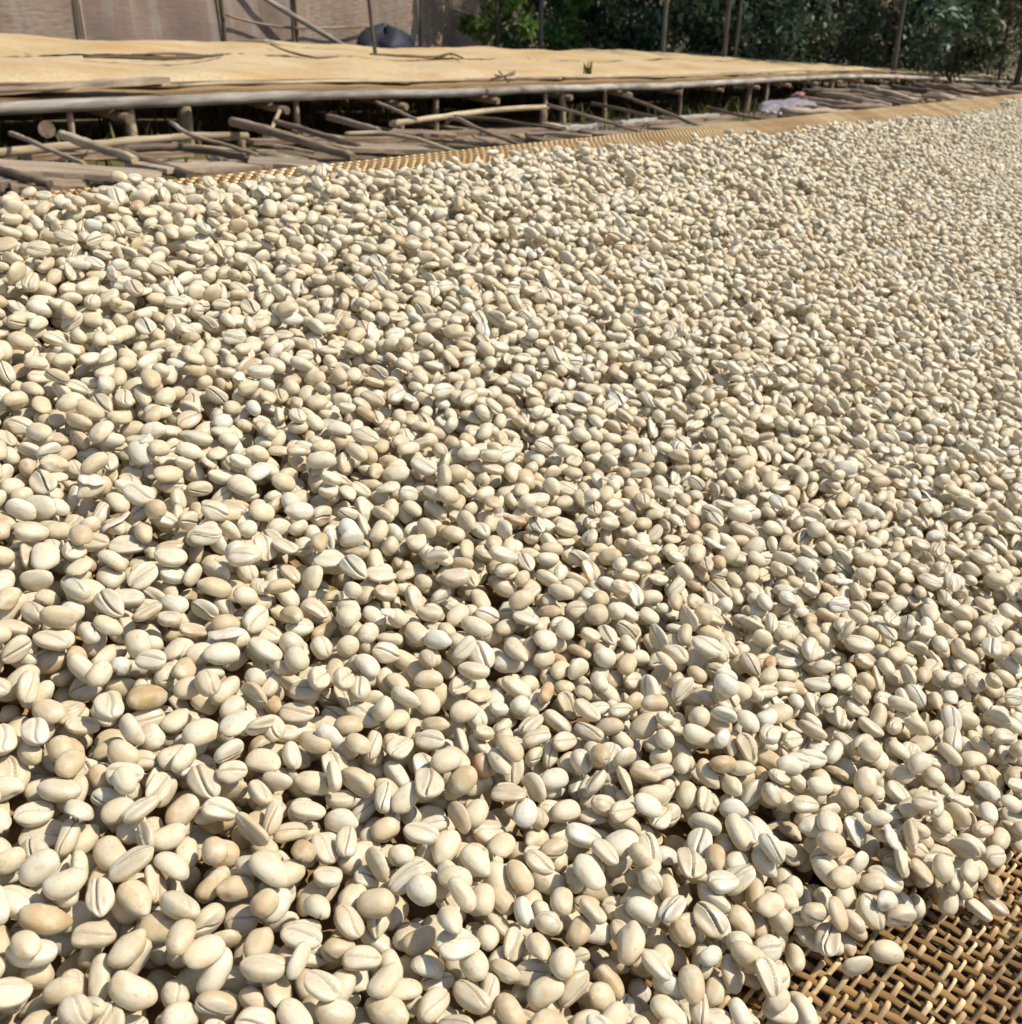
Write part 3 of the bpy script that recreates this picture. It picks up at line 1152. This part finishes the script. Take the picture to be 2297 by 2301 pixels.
rail('rail', [(-60, 349), (155, 327), (404, 306), (556, 303)], .0165, M['bamboo'], frame)
rail('rail', [(880, 277), (960, 266), (1100, 247, .01), (1236, 238, .015)], .017, M['bamboo'], frame)
front_r = []
for x in (-80, 500, 1000, 1500, 2000):
    front_r.append(at_height(x, 445 - .088 * x + 25, fh(x) - .03))
MB().tube(front_r, .03, 9, .002, seg=20).build('rail', M['brown_wood'], frame, True)
for x, y in ((-20, 340), (300, 314), (540, 303), (900, 272), (1220, 240)):
    p = gp(x, y, -.02)
    MB().tube([(p[0], p[1], float(ground_z(p[0], p[1])) - .05), p], .02, 8, .002, seg=5).build('leg', M['brown_wood'], frame, True)
for p in front_r:
    MB().tube([(p[0], p[1], float(ground_z(p[0], p[1])) - .05), p], .022, 8, .002, seg=5).build('leg', M['brown_wood'], frame, True)
# boards of the frame that still lie in place
for x0, y0, x1, y1, w in ((60, 352, 420, 345, .10), (560, 318, 900, 312, .10), (1000, 300, 1280, 290, .12), (1400, 285, 1650, 262, .12)):
    MB().board(gp(x0, y0, -.05), gp(x1, y1, -.05), w, .02, seg=8, rough=.004).build('board', M['brown_wood'], frame)

STICKS = [
    # points (x, y, lift), radius, material, name, label
    ([(22, 299, .05), (60, 318, .05), (120, 342, .04), (192, 372, .03)], .010, 'grey_wood', 'stick', 'thin knob-ended stick over the leftmost board of the empty frame'),
    ([(138, 303, .05), (215, 325, .05), (305, 352, .05)], .020, 'bamboo', 'pole', 'pale tapering pole crossing from the log end to the boards'),
    ([(268, 342, .03), (340, 365, .03), (430, 396, .03)], .024, 'dark_wood', 'log', 'dark log continuing the pale tapering pole'),
    ([(-30, 374, .04), (50, 400, .04), (118, 424, .03)], .014, 'dark_wood', 'stick', 'dark stick at the lower left corner of the gap'),
    ([(275, 337, .02), (340, 330, .03), (420, 331, .03), (520, 347, .03), (590, 369, .02)], .019, 'dark_wood', 'branch', 'dark arched branch behind the splintered boards'),
    ([(384, 274, .09), (430, 303, .08), (510, 328, .06), (580, 350, .04)], .0095, 'bamboo', 'stick', 'thin tan stick leaning past the stout pale leg'),
    ([(523, 274, .05), (600, 292, .05), (700, 322, .05), (795, 352, .04)], .024, 'brown_wood', 'log', 'stout grey-brown log slanting to the bean bed edge'),
    ([(622, 272, .06), (690, 292, .06), (760, 314, .05), (812, 330, .04)], .016, 'brown_wood', 'stick', 'brown stick right beside the stout slanting log'),
    ([(738, 263, .04), (790, 277, .04), (850, 292, .03)], .021, 'grey_wood', 'log', 'short grey blunt log end behind the curved tan stick'),
    ([(776, 301, .06), (860, 298, .07), (940, 312, .06), (1045, 349, .03)], .0115, 'bamboo', 'stick', 'long curved tan stick in the middle of the gap'),
    ([(843, 229, .05), (890, 247, .06), (935, 267, .05)], .011, 'grey_wood', 'stick', 'short stick poking out under the front pole'),
    ([(1003, 278, .03), (1012, 268, .06), (1030, 268, .08), (1060, 284, .07), (1120, 309, .06), (1200, 340, .03)], .0125, 'grey_wood', 'branch', 'hook-ended branch in the middle of the gap'),
    ([(1020, 262, .03), (1100, 268, .03), (1180, 279, .03), (1265, 292, .02)], .012, 'dark_wood', 'stick', 'reddish dark stick below the bamboo rail'),
    ([(1232, 236, .06), (1310, 258, .06), (1400, 285, .05), (1485, 310, .03)], .012, 'grey_wood', 'pole', 'straight grey pole slanting from the bamboo rail end'),
    ([(1400, 215, .05), (1470, 243, .05), (1580, 292, .03)], .013, 'brown_wood', 'pole', 'straight brown pole slanting under the white front pole'),
    ([(1330, 232, .02), (1400, 246, .02), (1490, 265, .02)], .014, 'dark_wood', 'stick', 'dark stick between the two straight slanting poles'),
    ([(1590, 240, .03), (1650, 258, .03), (1740, 272, .02)], .012, 'dark_wood', 'stick', 'dark stick left of the lilac plastic sheet'),
    ([(1180, 302, .02), (1260, 300, .03), (1330, 306, .02)], .012, 'grey_wood', 'stick', 'pale grey stick on the boards below the hook-ended branch'),
]
for pts, r_, m_, nm, lab in STICKS:
    q = [gp(*p) for p in pts]
    rr = np.linspace(r_, r_ * .8, len(q)) * .88
    tag(MB().tube(q, rr, 9, .0018, seg=18).build(nm, M[m_], None, True), lab, nm)
PLANKS = [
    (-40, 372, 362, 397, 0.272, 'grey_wood', .7, 'broad grey plank at the left end of the gap'),
    (325, 378, 552, 372, 0.240, 'grey_wood', .8, 'splintered grey plank next to the broad left one'),
    (20, 412, 190, 418, 0.208, 'brown_wood', .8, 'brown plank end beside the bean bed at the left'),
    (-40, 398, 25, 415, 0.160, 'grey_wood', .8, 'short plank stub at the left border'),
    (560, 362, 720, 372, 0.224, 'grey_wood', .8, 'rough plank under the stout slanting log'),
    (745, 328, 955, 336, 0.272, 'grey_wood', .8, 'wide lilac-grey plank below the curved tan stick'),
    (880, 296, 1030, 303, 0.192, 'brown_wood', .9, 'short brown plank beside the hook-ended branch'),
    (1040, 312, 1150, 322, 0.208, 'brown_wood', .9, 'brown plank behind the hook-ended branch'),
    (1200, 315, 1340, 321, 0.192, 'brown_wood', .9, 'red-brown plank next to the woven edge'),
    (1320, 300, 1440, 303, 0.256, 'grey_wood', .9, 'grey plank under the straight grey pole'),
    (1500, 290, 1660, 276, 0.256, 'grey_wood', .9, 'grey plank below the straight brown pole'),
    (1265, 287, 1345, 281, .035, 'white', .9, 'whitish lath beside the stilts of the far bed'),
    (1395, 275, 1475, 267, .035, 'white', .9, 'whitish lath between the two straight poles'),
    (1525, 264, 1610, 257, .035, 'white', .9, 'whitish lath right of the straight brown pole'),
]
for x0, y0, x1, y1, w, m_, tp, lab in PLANKS:
    tag(MB().board(gp(x0, y0, .02 + rng.uniform(0, .012)), gp(x1, y1, .02 + rng.uniform(0, .01)), w, .016, seg=9, rough=.006, taper=tp).build('plank', M[m_]), lab, 'plank')
# slats and offcuts strewn over the bank between the beds
zones = ['left end of the gap', 'under the stout slanting log', 'middle of the gap', 'under the straight poles', 'right part of the gap']
for i in range(54):
    x0 = rng.uniform(-60, 1640); lowy = 428 - .088 * x0
    y0 = rng.uniform(np.interp(x0, [0, 700, 1640], [330, 290, 252]), lowy - 4)
    dz = -.12 - rng.uniform(0, .05)
    p = gp(x0, y0, dz)
    a_ = rng.normal(-.9, .5)
    d_ = (D2 * math.cos(a_) + C2 * math.sin(a_)) * rng.uniform(.25, .7)
    q0, q1 = p - d_ / 2, p + d_ / 2
    g0, g1 = float(ground_z(q0[0], q0[1])), float(ground_z(q1[0], q1[1]))
    q0 = np.array([q0[0], q0[1], g0 + .03 + rng.uniform(0, .06)]); q1 = np.array([q1[0], q1[1], g1 + .02 + rng.uniform(0, .03)])
    w_ = rng.uniform(.03, .13)
    m_ = ['grey_wood', 'brown_wood', 'grey_wood', 'bamboo'][i % 4]
    tag(MB().board(q0, q1, w_, .014, seg=7, rough=.005, taper=rng.uniform(.6, 1)).build('slat', M[m_]),
        '%s %s slat, %s, %s' % ('broad' if w_ > .09 else 'narrow' if w_ < .055 else 'medium', ['grey', 'brown', 'pale grey', 'tan'][i % 4],
        zones[int(np.clip((x0 + 60) / 340, 0, 4))], 'near the bean bed' if y0 > lowy - 35 else 'deep in the gap'), 'slat', 'slats on the bank between the beds')
# weathered brushwood heaped at the far end
for i in range(96):
    x0 = rng.uniform(1740, 2300); y0 = np.interp(x0, [1740, 1800, 2000, 2300], [236, 200, 181, 194]) + rng.uniform(0, 1) * np.interp(x0, [1740, 1900, 2100, 2300], [30, 62, 55, 18])
    ln = rng.uniform(70, 200); sl = rng.uniform(.02, .22)
    lift = rng.uniform(.0, .10)
    x1, y1 = x0 + ln, y0 + ln * sl
    lim = 238 - (x1 - 2000) * .075
    if y1 > lim + 30: y1 = lim + 30
    q = [gp(x0, y0, lift), gp((x0 + x1) / 2, (y0 + y1) / 2 - rng.uniform(-1, 2), lift), gp(x1, y1, lift * .6)]
    r_ = rng.uniform(.009, .024)
    tag(MB().tube(q, [r_, r_, r_ * .7], 7, .006, seg=10).build('stick', M[['grey_wood', 'brown_wood', 'grey_wood', 'dark_wood'][i % 4]], None, True),
        '%s %s stick in the brushwood heap, %s, %s layer' % ('slim' if r_ < .014 else 'stout' if r_ > .020 else 'middling', ['grey', 'brown', 'pale grey', 'dark'][i % 4],
            ['beside the lilac sheet', 'left part', 'middle part', 'right part', 'right border'][int(np.clip((x0 - 1740) / 112, 0, 4))], 'top' if lift > .066 else 'bottom' if lift < .033 else 'middle'), 'stick', 'sticks of the brushwood heap')


def sheet_obj(name, cx, cy, lu, lw, hgt, mat, lab, cat, ang=0.0, n=14, dz=.03):
    c = gp(cx, cy, dz)
    V, F = [], []
    a = D2 * math.cos(ang) + C2 * math.sin(ang); b = -D2 * math.sin(ang) + C2 * math.cos(ang)
    ph = rng.uniform(0, 6, 4)
    for lay in (0, 1):
        for i in range(n):
            for j in range(n):
                s, t = i / (n - 1) * 2 - 1, j / (n - 1) * 2 - 1
                z = hgt * max(0, 1 - s * s * .9 - t * t * .6) * (.7 + .3 * math.sin(4 * s + ph[0]) * math.cos(3 * t + ph[1])) + .012 * math.sin(9 * s + 4 * t + ph[2])
                V.append(c + a * lu * s * (1 + .1 * math.sin(3 * t + ph[3])) + b * lw * t + np.array([0, 0, z + .012 - lay * .006]))
    m = n * n
    for i in range(n - 1):
        for j in range(n - 1):
            q = (i * n + j, (i + 1) * n + j, (i + 1) * n + j + 1, i * n + j + 1)
            F += [q, tuple(m + k for k in q[::-1])]
    ring = [i * n for i in range(n)] + [(n - 1) * n + j for j in range(1, n)] + [i * n + n - 1 for i in range(n - 2, -1, -1)] + [j for j in range(n - 2, 0, -1)]
    for i in range(len(ring)):
        p, q = ring[i], ring[(i + 1) % len(ring)]
        F.append((q, p, p + m, q + m))
    mb = MB(); mb.add(V, F)
    return tag(mb.build(name, mat, None, True), lab, cat)


sheet_obj('plastic_sheet', 1775, 243, .34, .20, .05, M['sheet_lilac'], 'crumpled pale lilac plastic sheet on the brushwood', 'plastic sheet', .3, dz=.05)
sheet_obj('rag', 1796, 217, .04, .035, .02, M['red'], 'small faded red rag on the lilac plastic sheet', 'rag', .2, 8, dz=.10)
for x, y in ((1722, 252), (1740, 254), (1752, 256), (1856, 256)):
    c = gp(x, y, .06)
    me_ = MB()
    th = np.linspace(.05, 1, 5)
    me_.tube([c + [0, 0, -.012], c + [0, 0, -.006], c + [.002, 0, .006], c + [0, 0, .012]], [.008, .016, .015, .007], 8)
    tag(me_.build('white_scrap', M['white'], None, True), 'white scrap by the woven edge, %s' % {1722: 'first of three below the lilac sheet', 1740: 'middle of three below the lilac sheet', 1752: 'last of three below the lilac sheet', 1856: 'alone to the right of the lilac sheet'}[x], 'scrap')
# weeds in the gap and under the far bed
V, F, tn = [], [], []
for _ in range(5200):
    u = rng.uniform(1.5, 16); w = rng.uniform(2.4, 9.5)
    p = D2 * u + C2 * w
    g = np.array([p[0], p[1], float(ground_z(p[0], p[1])) - .01])
    if math.sin(u * 1.3 + w) + math.sin(w * 2.1 - u * .7) < .1: continue
    a = rng.uniform(0, 6.28); l = rng.uniform(.06, .24)
    dr_ = np.array([math.cos(a), math.sin(a), 0]); sd_ = np.array([-dr_[1], dr_[0], 0]) * .008
    i = len(V)
    V += [g - sd_, g + sd_, g + dr_ * l * .2 + sd_ * .7 + [0, 0, l * .6], g + dr_ * l * .2 - sd_ * .7 + [0, 0, l * .6], g + dr_ * l * .6 + [0, 0, l * .9]]
    F += [(i, i + 1, i + 2, i + 3), (i + 3, i + 2, i + 4)]
    tn += [rng.random()] * 5
mb = MB(); mb.add(V, F)
o = mb.build('grass', M['grass'])
a = o.data.attributes.new('tone', 'FLOAT', 'POINT'); a.data.foreach_set('value', np.array(tn, np.float32))
tag(o, 'yellow-green weeds on the earth under and between the beds', 'grass', kind='stuff')

# ------------------------------------------------------------------ fence
WF = 4.05
fo = along(front, np.array(t_lo)) + C2 * WF


def fence_pt(t, off=0.0):
    b0 = along(front, np.array(t)) + C2 * (WF + off)
    return np.array([b0[0], b0[1], float(ground_z(b0[0], b0[1]))])


def fence_t(x):
    """station where the sight line through photograph column x meets the fence"""
    ts = np.linspace(t_lo, 22, 4000)
    P = along(front, ts) + C2 * WF
    u, _, _ = project(P)
    return float(np.interp(x, u, ts))


t_end = fence_t(1092)
t_st = t_lo - .2
fb = fence_pt((t_st + t_end) / 2)
fence = empty('mat_fence', fb, 'tall grey-brown fence of woven mats on posts at the back', 'fence')
xs_post = [-700, -330, 197, 507, 668, 945, 1088]
stations = sorted(max(t_st, fence_t(x)) if x > -600 else t_st for x in xs_post)
for a, b_ in zip(stations[:-1], stations[1:]):
    n, m = max(3, int((b_ - a) / .12)), 14
    V, F, G = [], [], []
    ph = rng.uniform(0, 6)
    for lay in (0, .016):
        for i in range(n + 1):
            t = a + .012 + (b_ - a - .024) * i / n
            p = fence_pt(t, lay)
            for j in range(m + 1):
                z = 2.15 * j / m * (1 + .012 * math.sin(i * 1.3 + ph))
                V.append(p + C2 * .018 * math.sin(t * 6 + ph + j * .5) + [0, 0, z - .02])
                G.append((t, lay, z))
    k = (n + 1) * (m + 1)
    for i in range(n):
        for j in range(m):
            q = (i * (m + 1) + j, (i + 1) * (m + 1) + j, (i + 1) * (m + 1) + j + 1, i * (m + 1) + j + 1)
            F += [q, tuple(k + c for c in q[::-1])]
    mb = MB(); mb.add(V, F, G)
    mb.build('panel', M['fence'], fence)
for x, s in zip(xs_post, stations):
    p = fence_pt(s, -.034)
    dk = x in (507, 668)
    MB().tube([p + [0, 0, -.1], p + [.01, 0, 1.2], p + [.0, 0, 2.4]], .022 if dk else .014 if x == 197 else .027, 8, .002, seg=8).build('post', M['dark_wood'] if dk else M['grey_wood'], fence, True)


def on_fence(x, y, off=-.09):
    ts = fence_t(x)
    b0 = along(front, np.array(ts)) + C2 * (WF + off)
    r = ray(x, y)
    # intersect the sight line with the fence plane
    k = ((b0 - EYE) @ C2) / (r @ C2)
    return EYE + r * k


MB().tube([on_fence(508, 33), on_fence(560, 48), on_fence(650, 62), on_fence(760, 62), on_fence(868, 58)], .012, 7, .001, seg=12).build('rail', M['grey_wood'], fence, True)
q0, q1 = on_fence(752, 92, -.25), on_fence(598, 0, -.10)
dq = q1 - q0
q0 = q0 - dq * ((q0[2] - float(ground_z(q0[0], q0[1]))) / dq[2])
MBp = MB().tube([q0, q1, q1 + dq * .35], .026, 9, .003, seg=14)
tag(MBp.build('leaning_pole', M['pale_wood'], None, True), 'pale pole leaning slantwise against the mat fence', 'pole')
q = [on_fence(980, -4, -.16), on_fence(1020, 20, -.16), on_fence(1070, 36, -.16), on_fence(1096, 62, -.16), on_fence(1104, 100, -.16)]
q.append(np.array([q[-1][0], q[-1][1], float(ground_z(q[-1][0], q[-1][1])) - .05]))
tag(MB().tube(q, .017, 8, .002, seg=20).build('bent_branch', M['bamboo'], None, True), 'pale bent branch arching over the right end of the fence', 'branch')

# blue bundle by the fence, standing on a stone
bp = on_fence(868, 92, -.55)
gz = float(ground_z(bp[0], bp[1]))
V, F = [], []
n, m = 28, 14
hh = bp[2] + .19 - gz
for i in range(m + 1):
    q = i / m
    for j in range(n):
        a = 2 * math.pi * j / n
        rr = (1 - q ** 5) ** .6 * (.9 + .10 * math.sin(3 * a + 1) + .08 * math.sin(7 * a + q * 6) + .09 * math.sin(4 * a + q * 9 + 2)) + .02
        V.append(bp * [1, 1, 0] + D2 * .46 * rr * math.cos(a) + C2 * .30 * rr * math.sin(a) + [0, 0, gz - .02 + hh * q - .05 * q ** 3 * (1 + math.sin(2 * a + .7)) - .02 * q * math.sin(5 * a)])
for i in range(m):
    for j in range(n):
        F.append((i * n + j, i * n + (j + 1) % n, (i + 1) * n + (j + 1) % n, (i + 1) * n + j))
F.append(tuple(m * n + j for j in range(n)))
mb = MB(); mb.add(V, F)
tag(mb.build('tarp_bundle', M['tarp_blue'], None, True), 'dark blue tarpaulin bundle in front of the fence', 'bundle')


# ------------------------------------------------------------------ plants
def leaf_cloud(centres, radii, n, size, seed, droop=.3, aspect=.42):
    r = np.random.default_rng(seed)
    k = r.integers(len(centres), size=n)
    d = r.normal(size=(n, 3)); d /= np.linalg.norm(d, axis=1)[:, None]
    rad = r.random(n) ** .45
    C = centres[k] + d * (radii[k] * rad)[:, None] * np.array([1, 1, .85])
    a = r.uniform(0, 2 * np.pi, n); el = r.normal(-droop, .5, n)
    dirv = np.c_[np.cos(a) * np.cos(el), np.sin(a) * np.cos(el), np.sin(el)]
    side = np.cross(dirv, np.c_[r.normal(0, .4, n), r.normal(0, .4, n), np.ones(n)])
    side /= np.linalg.norm(side, axis=1)[:, None]
    nn = np.cross(side, dirv)
    L = size * r.uniform(.6, 1.3, n)[:, None]
    W = L * aspect * r.uniform(.8, 1.2, n)[:, None]
    V = np.stack([C - dirv * L * .5, C + side * W * .5 + nn * L * .06, C + dirv * L * .5 - nn * L * .10, C - side * W * .5 + nn * L * .06], 1).reshape(-1, 3)
    i = np.arange(n) * 4
    Fq = np.c_[i, i + 1, i + 2, i + 3]
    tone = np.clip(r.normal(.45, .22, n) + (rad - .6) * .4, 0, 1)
    return V, Fq, np.repeat(tone, 4)


def build_leaves(name, V, Fq, tone, mat, parent):
    base = np.array(parent.location)
    me = bpy.data.meshes.new(name)
    me.vertices.add(len(V)); me.vertices.foreach_set('co', (V - base).astype(np.float32).ravel())
    me.loops.add(len(Fq) * 4); me.loops.foreach_set('vertex_index', Fq.astype(np.int32).ravel())
    me.polygons.add(len(Fq)); me.polygons.foreach_set('loop_start', (np.arange(len(Fq)) * 4).astype(np.int32))
    me.update(calc_edges=True)
    a = me.attributes.new('tone', 'FLOAT', 'POINT'); a.data.foreach_set('value', tone.astype(np.float32))
    me.materials.append(mat)
    o = bpy.data.objects.new(name, me)
    o.parent = parent
    col.objects.link(o)
    return o


def plant(name, pos, height, crown_r, trunk_r, crown_lo, n, leaf, mat, bark, label, cat, group, seed, clumps=26, lean=(0, 0)):
    r = np.random.default_rng(seed)
    g = float(ground_z(pos[0], pos[1]))
    base = np.array([pos[0], pos[1], g])
    root = empty(name, base, label, cat, group)
    if lean == (0, 0):
        lean = tuple(r.normal(0, .035, 2) * height)
    topp = base + np.array([lean[0], lean[1], height * .86])
    mid = base * .5 + topp * .5 + r.normal(0, .05, 3) * height * .12
    mb = MB().tube([base - [0, 0, .1], mid, topp], [trunk_r * 1.25, trunk_r * .9, trunk_r * .3], 9, .004, seg=12)
    cs, rs = [], []
    for i in range(clumps):
        q = r.random()
        z = crown_lo + (height - crown_lo) * q
        rad = crown_r * (.35 + .65 * math.sin(math.pi * min(1, .18 + .75 * q))) * math.sqrt(r.random())
        a = r.uniform(0, 2 * math.pi)
        c = base + np.array([lean[0] * z / height + rad * math.cos(a), lean[1] * z / height + rad * math.sin(a), z])
        cs.append(c); rs.append(crown_r * r.uniform(.20, .42))
        if i % 2 == 0:
            f0 = max(.12, (z / height) * .75)
            st = base + (topp - base) * min(f0, .95)
            mb.tube([st, (st + c) / 2 + r.normal(0, .05, 3), c], [trunk_r * .4, trunk_r * .25, trunk_r * .1], 5, seg=5)
    mb.build('trunk' if cat == 'tree' else 'stem', bark, root, True)
    V, Fq, tn = leaf_cloud(np.array(cs), np.array(rs), n, leaf, seed + 1)
    ok = V[:, 2].reshape(-1, 4).min(1) > g + .02
    V = V.reshape(-1, 4, 3)[ok].reshape(-1, 3); tn = tn.reshape(-1, 4)[ok].ravel()
    Fq = np.arange(len(V)).reshape(-1, 4)
    build_leaves('crown' if cat == 'tree' else 'foliage', V, Fq, tn, mat, root)
    return root


def ground_at(x, depth):
    p = at(x, 100, depth)
    return p[0], p[1]


# shrub sprays by the fence
plant('shrub', ground_at(1118, 12.6), 2.1, .55, .025, .7, 1500, .13, M['leaf_bright'], M['bark'], 'bright green sunlit shrub at the right end of the fence', 'shrub', None, 21, 16)
plant('sapling', ground_at(853, 8.9), 2.3, .22, .016, 1.25, 420, .10, M['leaf_mid'], M['bark'], 'slim dark sapling rising behind the blue bundle', 'sapling', None, 22, 10)
plant('shrub', ground_at(1165, 13.5), 1.55, .35, .02, .4, 500, .12, M['leaf_olive'], M['bark'], 'small dry olive shrub beside the bright green one', 'shrub', None, 23, 10)
# understory wall
US = [
    (1150, 15.5, 3.0, 1.15, 'leaf_bright', 'tall fresh green bush just behind the fence end'),
    (1255, 17, 3.1, 1.2, 'leaf_mid', 'dark bush behind the pale straight trunk'),
    (1340, 22, 3.1, 1.4, 'leaf_olive', 'dull olive bush at the back of the brown hollow'),
    (1425, 18, 3.1, 1.4, 'leaf_mid', 'deep green bush between the two pale trunks'),
    (1510, 16.5, 2.9, 1.1, 'leaf_blue', 'blue-green bush below the thin forked trunk'),
    (1590, 17, 3.2, 1.4, 'leaf_blue', 'leafy blue-green bush left of the brown trunk'),
    (1690, 16.5, 3.1, 1.25, 'leaf_blue', 'bright-leaved blue-green bush right of the brown trunk'),
    (1780, 18, 3.3, 1.4, 'leaf_olive', 'olive bush right of the bright-leaved one'),
    (1830, 19, 2.9, .8, 'leaf_bright', 'small bush with yellow-green leaf tips'),
    (1890, 24, 3.5, 1.5, 'leaf_mid', 'dark bush behind the yellow-green tipped one'),
    (1985, 18, 3.0, 1.25, 'leaf_blue', 'blue-green bush around the pale forked stem'),
    (2070, 18.5, 3.0, 1.2, 'leaf_mid', 'mid green bush right of the pale forked stem'),
    (2150, 24, 3.6, 1.6, 'leaf_mid', 'large dark bush second from the right border'),
    (2260, 23, 3.4, 1.5, 'leaf_olive', 'dark bush at the right border'),
    (2370, 24, 3.6, 1.6, 'leaf_mid', 'dark bush cut by the right border'),
    (1300, 27, 4.0, 1.8, 'leaf_mid', 'rear dark thicket bush behind the brown hollow'),
    (1470, 27, 4.2, 1.9, 'leaf_mid', 'rear dark thicket bush between the pale trunks'),
    (1660, 28, 4.2, 2.0, 'leaf_mid', 'rear dark thicket bush behind the brown trunk'),
    (1850, 29, 4.4, 2.0, 'leaf_mid', 'rear dark thicket bush behind the olive bush'),
    (2040, 29, 4.5, 2.0, 'leaf_mid', 'rear dark thicket bush behind the forked stem'),
    (2230, 30, 4.6, 2.1, 'leaf_mid', 'rear dark thicket bush near the right border'),
]
for i, (x, dpt, hgt, cr_, m_, lab) in enumerate(US):
    plant('bush', ground_at(x, dpt), hgt, cr_, .03, .35, int(2600 * cr_), .17 if m_ != 'leaf_mid' else .14, M[m_], M['bark'], lab, 'bush', 'bushes at the forest edge', 300 + i * 3, 34)
# trees whose crowns shade the edge of the wood
TR = [
    (1214, 14.2, 7.5, 2.4, .045, 'pale_bark', 'slim tree with a pale straight trunk right of the fence'),
    (1488, 14.8, 8.0, 2.6, .05, 'pale_bark', 'slim pale tree left of the leafy blue-green bushes'),
    (1628, 14.8, 8.5, 2.8, .05, 'bark', 'tree with a brown trunk in front of the thicket'),
    (1652, 15.4, 7.5, 2.2, .035, 'pale_bark', 'slim pale tree close beside the brown trunk'),
    (1790, 22, 9.0, 3.0, .08, 'bark', 'dark tree above the olive bush'),
    (2016, 16.2, 8.0, 2.8, .055, 'pale_bark', 'pale-stemmed tree inside the blue-green bush'),
    (2140, 23, 9.5, 3.4, .09, 'bark', 'dark tree left of the right border'),
    (2300, 22, 9.0, 3.4, .09, 'bark', 'dark tree at the right border'),
    (2480, 21, 9.0, 3.4, .09, 'bark', 'dark tree just beyond the right border'),
    (1360, 25, 9.0, 3.2, .08, 'bark', 'dark tree behind the brown hollow'),
]
for i, (x, dpt, hgt, cr_, tr_, bk, lab) in enumerate(TR):
    plant('tree', ground_at(x, dpt), hgt, cr_, tr_ * .62, 4.6, 2300, .24, M['leaf_mid'], M[bk], lab, 'tree', 'trees at the forest edge', 700 + i * 3, 40)
# brush mound in the hollow
bp = at(1420, 122, 19)
plant('bush', (bp[0], bp[1]), 1.9, 1.3, .02, .2, 2200, .10, M['leaf_olive'], M['bark'], 'low yellow-brown mound of brush in the hollow', 'bush', 'bushes at the forest edge', 990, 26)
